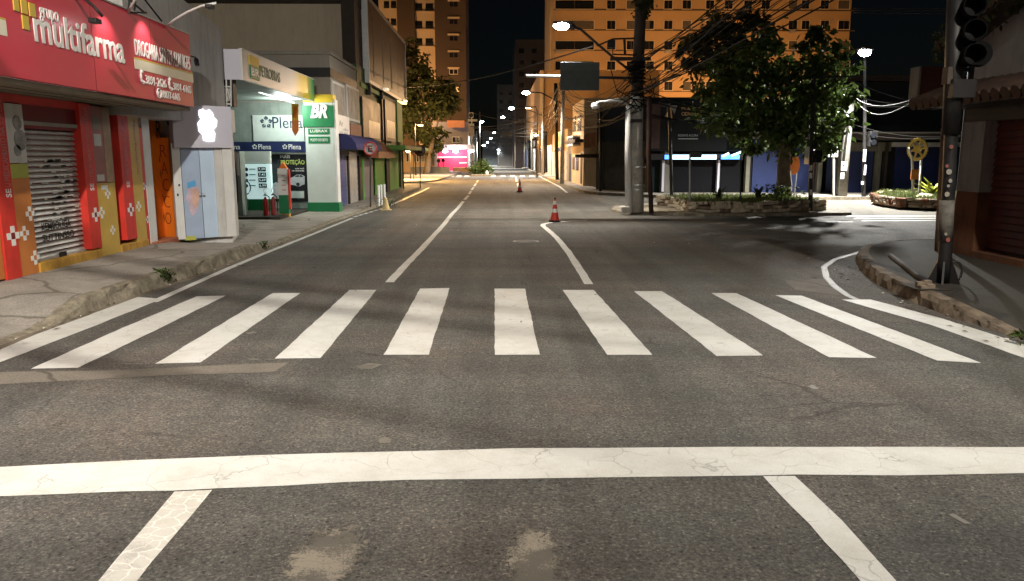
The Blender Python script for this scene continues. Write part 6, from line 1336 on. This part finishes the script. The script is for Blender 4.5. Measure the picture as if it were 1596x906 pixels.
b.extr([(CXR+.1, 2, zg), (CXR+.1, ye, zg), (CXR+.1, ye, cr(1497,75).z), (CXR+.1, cr(1512,58).y, cr(1512,58).z), (CXR+.1, 9, cr(1512,58).z+2.0), (CXR+.1, 2, 7.2)], (6,0,0), mat('dim_plaster', (.17,.155,.14), .9, var=.3, scale=1.2, bump=.15, dirt=.5)); b.build('upper_wall', cb)
b = MB(); z0 = cr(1500,190).z
for k in range(46):
    y0 = ye+.4-.26*k
    b.tube([(CXR+.12, y0, zg+.02), (CXR-.35, y0, zg-.12), (CXR-.85, y0, zg-.32)], .12, M_TERRA, 8)
b.box((CXR-.8, 3, zg-.42), (CXR+.1, ye+.3, zg-.36), M_DKBR); b.build('tile_awning', cb)
b = MB(); b.box((CXR+.0, 3, z0-.02), (CXR+.59, ye-.03, zg-.38), M_DKBR); b.build('lintel', cb)
b = MB(); p, q = V((CXR-.1, ye+.4, cr(1497,75).z+.1)), V((CXR-.1, 8.0, cr(1512,58).z+2.6))
for k in range(40): 
    c = p.lerp(q, k/39); b.tube([c+V((-.35,0,-.05)), c+V((3,0,.1))], .13, M_TERRA, 7)
b.extr([p+V((-.3,0,-.2)), q+V((-.3,0,-.2)), q+V((-.3,0,-.02)), p+V((-.3,0,-.02))], (6,0,0), M_DKBR); b.build('tile_roof', cb)
b = MB(); leaves(b, [p.lerp(q, random.random()**1.5)+V((random.uniform(-.5,.2), 0, random.uniform(-.35,.25))) for _ in range(1100)], .13, M_LEAFD, 2.0, .4); tag(b.build('hanging_creeper', fix=False), 'dark creeper hanging over the roof edge of the corner building', 'creeper')
# signal pole
SG = G(1470,441,.19); SGY = SG.y
sp2 = thing('corner_signal_pole', 'thick dark sticker-covered signal pole with three-lens head at the right corner', 'traffic signal', SG)
def s2q(px, py, o=0): return AY(px, py, SGY-o)
b = MB(); b.tube([SG, s2q(1473,400), s2q(1478,300), s2q(1486,120), s2q(1492,-30)], .098, mat('scuffed_black_paint', (.014,.013,.013), .55, var=.8, scale=5, dirt=.3), 14, .09); po_ = b.build('pole', sp2, smooth=True)
b = MB(); b.tube([s2q(1482.2,210), s2q(1486.5,110), s2q(1492,-30)], .125, M_DARK, 12); b.build('dark_sleeve', sp2, smooth=True)
b = MB()
for a in (.3, 1.6, 2.9, 4.2, 5.5): b.extr([SG+V((.1*math.cos(a),.1*math.sin(a),.34)), SG+V((.24*math.cos(a),.24*math.sin(a),.0)), SG+V((.09*math.cos(a),.09*math.sin(a),.0))], (.03*math.sin(a),-.03*math.cos(a),0), M_DARK)
b.build('base_fin', sp2)
M_SIGK = mat('matt_black_housing', (.007,.007,.007), .9, spec=.05)
hx = 1512; b = MB(); a, c = s2q(1497,104,.05), s2q(1527,-20,.05); b.box((a.x, SGY-.12, a.z), (c.x, SGY+.12, c.z), M_SIGK); hd = b.build('signal_head', sp2, bevel=.04)
for k, y in enumerate((10, 48, 85)):
    p = s2q(1512,y,.12); b = MB(); b.lathe(p, [(0,0),(.125,0),(.135,.02),(.10,.025),(0,.035)], mat('signal_lens', (.012,.012,.012), .35, spec=.25), 24, axis=(0,-1,0)); b.build('lens', hd)
    b = MB(); rr = [(.145,.0),(.15,.24),(.14,.24),(.135,.0)]; b.lathe(p, rr, M_SIGK, 24, axis=(-.25,-1,-.1)); b.build('visor', hd)
p = s2q(1522,85,-.12); b = MB(); b.lathe(p, [(0,0),(.17,0),(.19,.06),(.17,.12),(0,.12)], M_SIGK, 24, axis=(0,-1,0)); b.build('rear_cowl', hd)
b = MB(); b.tube([s2q(1487,112), s2q(1500,108)], .04, M_DARK, 6); b.tube([s2q(1487,8), s2q(1500,8)], .04, M_DARK, 6); b.build('bracket', sp2); b = MB(); b.box(s2q(1476,131,.1), s2q(1484,106,-.05), M_DKBR); b.box(s2q(1484,152,.18), s2q(1508,126,-.05), M_DARK); b.build('junction_box', sp2)
for i, (x, y, r, m) in enumerate(((1482.5,229,.042,mat('pink_sticker', (.20,.07,.055), .7)), (1479,268,.055,M_GRYB), (1476,259,.035,MATS['pink_sticker']), (1481,282,.04,M_GRYB), (1478,290,.03,M_GRYB), (1476,303,.05,M_GRYB), (1474,365,.03,M_GRYB), (1477.5,374,.045,mat('red_sticker', (.26,.08,.06), .7)))):
    p = s2q(x,y,.102); b = MB(); b.lathe(p, [(0,0),(r*.75,0),(r*.75,.006),(0,.006)], m, 14, axis=(0,-1,0)); b.build('sticker', po_)
b = MB(); b.tube([s2q(1476.2,312,.004), s2q(1473.2,375,.004)], .102, mat('worn_grey_wrap', (.13,.12,.10), .8, var=.6, scale=9), 14, .102); b.build('worn_wrap', po_, smooth=True)
cl = MB(); cc = s2q(1489,424); cl.tube([cc+V((.10*math.cos(t), 0, .16*math.sin(t))) for t in [math.pi*(-.75+.1*k) for k in range(17)]], .016, M_RUBB, 6); tag(cl.build('cable_loop', smooth=True), 'black cable loop sticking out beside the signal pole foot', 'cable')
b = MB(); c0 = G(1438,452,.19); 
for k in range(4): b.box(c0+V((-.02+.1*(k % 2), .1*(k//2), 0)), c0+V((.09+.1*(k % 2), .09+.1*(k//2), .06+.02*k)), M_STONED)
b.box(c0+V((-.1,-.06,0)), c0+V((.42,.5,.018)), M_PAVED); tag(b.build('brick_footing', bevel=.01), 'rough brick and concrete footing at the base of the signal pole', 'footing')
b = MB(); b.tube([G(1388,398,.22), G(1410,415,.22), G(1430,431,.22), G(1447,442,.23)], .05, M_RUBB, 8); tag(b.build('black_pipe', smooth=True), 'black pipe lying across the pavement towards the signal pole', 'pipe')
tb0 = G(1462,392,.2); pole_thing('tan_post', 'thin tan wooden post standing behind the sticker-covered signal pole', 'post', tb0, [AY(1467,300,tb0.y), AY(1472.5,200,tb0.y)], .07, mat('tan_wood', (.22,.14,.08), .8, var=.4, scale=8))
jb = AY(1450,130,21); jt = thing('brown_box_sign', 'dark red-brown hanging box sign left of the signal head with a pale edge', 'sign', jb); b = MB(); a, c = AY(1431,153,21), AY(1470,104,21); b.box((a.x, 21, a.z), (c.x, 21.4, c.z), mat('brown_box', (.11,.04,.03), .7, var=.2)); bx = b.build('box', jt); b = MB(); b.box((a.x-.06, 20.95, a.z), (a.x-.001, 21.4, c.z), M_GRYB); b.build('pale_edge', bx); b = MB(); p = AY(1475,112,21); b.tube([AY(1470,112,21.2), AY(1515,108,21.2)], .06, M_DARK, 6); b.tube([V((AY(1515,108,21.2).x, 21.2, .2)), AY(1515,100,21.2)], .09, M_DARK, 8); b.build('bracket', jt)

# ================================================================== OVERHEAD CABLES
def cable(p, q, sag, r, lab, group, m=M_CABLE, n=14):
    p, q = V(p), V(q); b = MB(); b.tube([p.lerp(q, k/n)-Z_*(4*sag*(k/n)*(1-k/n)) for k in range(n+1)], r, m, 5)
    return tag(b.build('cable', smooth=True, fix=False), lab, 'cable', group)
R0 = random.Random(11)
hub = mp_(996,126)
for k in range(26):
    s = hub+V((R0.uniform(-.2,.3), R0.uniform(-.3,.2), R0.uniform(-.9,.8))); e = V((9.2+R0.uniform(-.9,1.3), 9.3+R0.uniform(-1.2,1.0), 8.1+R0.uniform(-.9,1.2)))
    cable(s, e, R0.uniform(.05,.55), R0.choice((.009,.012,.015,.02)), 'overhead cable in the thick bundle rising right from the utility pole', 'cables right of the utility pole', M_CABLEL if k % 4 == 0 else M_CABLE, 18)
fp2 = AY(870,150,61)
for k in range(14):
    s = hub+V((R0.uniform(-.2,.2), 0, R0.uniform(-1.2,.5))); e = V((fp2.x+R0.uniform(-.2,.2), 61, fp2.z+R0.uniform(-1.8,1.6)))
    cable(s, e, R0.uniform(.3,1.6), R0.choice((.012,.016,.022)), 'sagging cable strung from the utility pole to the far-street poles', 'cables left of the utility pole', M_CABLE, 18)
for k in range(9):
    s = V((fp2.x+R0.uniform(-.2,.2), 61, fp2.z+R0.uniform(-1.8,1.2))); e = V((AY(846,200,86).x, 86, 5.5+R0.uniform(-1.2,1.8)))
    cable(s, e, R0.uniform(.2,.9), .03, 'cable running on between the far-street poles', 'cables along the far street')
for k in range(8):
    s = V((AY(846,200,86).x, 86, 4.8+R0.uniform(-.6,2.6))); e = AY(R0.uniform(728,738), R0.uniform(172,222), 104)
    cable(s, e, R0.uniform(.2,.7), .03, 'pale cable crossing high over the far street', 'cables crossing the far street', M_CABLEL)
cable(mp_(925,72,.2), AY(600,135,58), .5, .03, 'single bright cable from the lamp arm to the left across the street', 'long cables over the street', M_CABLEL, 24)
for k, (y0, y1) in enumerate(((13,12),(16,15.5),(20,19.5))): cable(AY(1330,y0,30), AY(1580,y1,26), .02, .014, 'taut pale line in the upper right beside the signal pole', 'taut lines at the upper right', M_CABLEL)
cable(AY(1335,158,LY), AY(1432,151,21.3), .55, .011, 'pale cable sagging lowest from the leaning pole to the brown box sign', 'cables at the brown box sign', M_CABLEL); cable(AY(1330,150,LY), AY(1432,151,21.3), .35, .011, 'pale cable sagging from the leaning pole to the brown box sign', 'cables at the brown box sign', M_CABLEL)
for k in range(5): cable(AY(1328,150+R0.uniform(-30,60),LY), AY(1560,150+R0.uniform(-30,60),34), R0.uniform(.2,.8), .012, 'dim cable running right from the leaning pole before the navy shops', 'cables before the navy shops')
for k in range(6): cable(hub+V((.1,.1,R0.uniform(-1.3,-.2))), AY(1326,165+R0.uniform(-20,40),LY), R0.uniform(.3,1.0), .02, 'dim cable from the utility pole to the leaning pole behind the tree', 'cables behind the leafy tree')
# cables over the junction (their shadows cross the asphalt) and the pole they hang from
for d, z, r in ((0,6.2,.036), (.35,6.25,.03), (-1.0,6.0,.028)):
    cable((-7.4,7.05+d,z+.1), (7.5,-.9+d*.6,z+.1), .1, r, 'cable crossing high above the crosswalk', 'cables over the crosswalk')

# ================================================================== LIGHT
def fixture(name, lab, base, head, lens, kind, power, col, aim=None, cone=150, blend=.8, size=.25, pm=None):
    base, head = V(base), V(head); t = thing(name, lab, 'street lamp', base); b = MB(); b.tube([base, V((base.x, base.y, head.z-.3)), V((base.x, base.y, head.z)).lerp(head, .15)+Z_*.15, head+Z_*.12], .11 if not pm else .07, pm or M_CONC, 8, .05); b.build('pole', t)
    b = MB(); b.box(head+V((-.3,-.15,.03)), head+V((.3,.15,.14)), M_DARK); hd = b.build('lamp_head', t); b = MB(); b.box(head+V((-.25,-.11,.0)), head+V((.25,.11,.028)), lens); b.build('lamp_lens', hd)
    lamp_part(lamp('lamp_light', kind, head-Z_*.12, power, col, size, aim, cone, blend), t); return t
fixture('street_lamp', 'concrete street lamp beside the camera over the left pavement', (-5.9,3.2,.15), (-3.3,2.6,8.6), L_WHITE, 'SPOT', 5600, (1.0,.94,.84), (-10.5,11,0), 152, .8, .09)
fixture('street_lamp', 'added unseen lamp on the right pavement brightening the crosswalk', (8.3,3.0,.05), (6.4,4.4,8.8), L_WHITE, 'SPOT', 4000, (1.0,.94,.84), (4.2,9.0,0), 108, 1.0, .09)  # added fill lamp out of view, brightens the right part of the crosswalk
fixture('street_lamp', 'pole behind the camera where the crossing cables end, with an added fill lamp', (7.5,-1.9,.03), (4.2,-2.4,9.0), L_WHITE, 'SPOT', 1300, (1.0,.93,.82), (1.0,2.2,0), 100, 1.0, .12)  # lamp added to brighten the near road; its pole also ends the cables
pole_thing('utility_pole', 'concrete utility pole before the corner building where the thick bundle ends', 'utility pole', (8.72,8.9,.1), [(8.75,8.95,9.6)], .17, M_CONC, .12)
lamp_part(lamp('lamp_light', 'SPOT', LB-Z_*.25, 3500, (1.0,.93,.82), .2, LB+V((-3.2,.3,-8)), 142, .6), up)
lamp_part(lamp('lamp_light', 'SPOT', LD-Z_*.42, 15500, (.98,.96,.90), .12, LD+V((-2.2,-2,-8)), 145, .7), dp)
# sodium lamps of the back street and the side-street corner
def sodium(lab, base, z, power, dx=.8, aim=None, cone=130): 
    base = V(base); fixture('sodium_street_lamp', lab, base, base+V((dx,-.2,z)), L_WARM, 'SPOT' if aim else 'POINT', power, (1.0,.59,.26), aim, cone, .6, .3, M_DARK)
sodium('sodium street lamp in the back street before the orange block', (14,106,0), 9.0, 38000, .8, (17,124,11), 165); sodium('sodium street lamp in the back street nearer the tree', (27,107,0), 9.0, 17000, .8, (30,124,11), 165); sodium('sodium street lamp in the back street far right', (46,108,0), 8.0, 6000, .8, (46,124,11), 165)
sodium('sodium street lamp at the orange house row', (3.9,76,.1), 6.6, 7500, -.9, (6.2,68,1.0), 125)
sodium('sodium street lamp beside the tall tower', (-16,111,0), 9.0, 14000, .8, (-10,124,12), 165)
ct = thing('twin_globe_lamp', 'short post with two glowing warm globes at the side street corner', 'lamp post', AY(634,290,66)); CTY = 70
b = MB(); q = AY(640,282,CTY); b.tube([V((q.x, CTY, .1)), V((q.x, CTY, AY(640,238,CTY).z))], .06, M_DARK, 8); b.tube([AY(635,237,CTY), AY(659,234,CTY)], .04, M_DARK, 6); b.build('post', ct)
for px, r in ((636,.26), (659,.16)):
    c = AY(px,233.5,CTY); b = MB(); b.ball(c, r, lit('lamp_globe_warm', (1.0,.72,.34), 30), 12); b.build('globe', ct)
lamp_part(lamp('lamp_light', 'POINT', AY(640,222,CTY)-Y_*.9, 9500, (1.0,.55,.18), .3), ct)
sodium('added sodium lamp in front of the corner tree to light the corner', (AY(648,262,84).x,84,0), 5.4, 5000, .6)  # added among the leaves to brighten the ground and trunk at the corner
lamp_part(lamp('lamp_light', 'POINT', sh(710,240,2.6), 500, (1.0,.80,.82), .4), pk)
# tube light under the station canopy and lit price board
l = lamp('tube_light', 'POINT', AX(440,157,-7.6)-Z_*.12, 190, (.9,1.0,.93), .25); lamp_part(l, can)
# sign lights
for q, pw in (((250,30,SX+.35),26), ((192,20,SX+.35),20)):
    p = AX(*q); lamp_part(lamp('sign_lamp', 'SPOT', p, pw*1.1, (1,.95,.85), .03, V((SX, p.y+.05, p.z-.45)), 100, .8), ph)
# night sky
w = bpy.data.worlds.new('World'); S.world = w; w.use_nodes = True; N, L = w.node_tree.nodes, w.node_tree.links
sk = N.new('ShaderNodeTexSky'); sk.sky_type = 'NISHITA'; sk.sun_disc = False; sk.sun_elevation = math.radians(20); sk.sun_rotation = math.radians(200)
L.new(sk.outputs[0], N['Background'].inputs[0]); N['Background'].inputs['Strength'].default_value = .0004
sun = bpy.data.lights.new('moon', 'SUN'); sun.energy = .004; sun.angle = math.radians(.5); sun.color = (1, .97, .92); so = bpy.data.objects.new('moon', sun); C.objects.link(so); so.rotation_euler = (math.radians(70), 0, math.radians(-20))

# ------------------------------------------------------------------ camera
cd = bpy.data.cameras.new('camera'); co = bpy.data.objects.new('camera', cd); C.objects.link(co)
cd.sensor_width = 36; cd.lens = 36*F/1596; cd.clip_start = .05; cd.clip_end = 2000
co.location = CAM; co.rotation_euler = (math.pi/2-TH, 0, -YAW); S.camera = co
S.view_settings.view_transform = 'Standard'; S.view_settings.look = 'None'; S.view_settings.exposure = .28; S.view_settings.gamma = 1; S.view_settings.use_curve_mapping = False
S.cycles.max_bounces = 5; S.cycles.diffuse_bounces = 3; S.cycles.glossy_bounces = 3; S.cycles.transparent_max_bounces = 8; S.cycles.sample_clamp_indirect = 3; S.cycles.sample_clamp_direct = 0
S.cycles.use_denoising = True; S.cycles.caustics_reflective = False; S.cycles.caustics_refractive = False
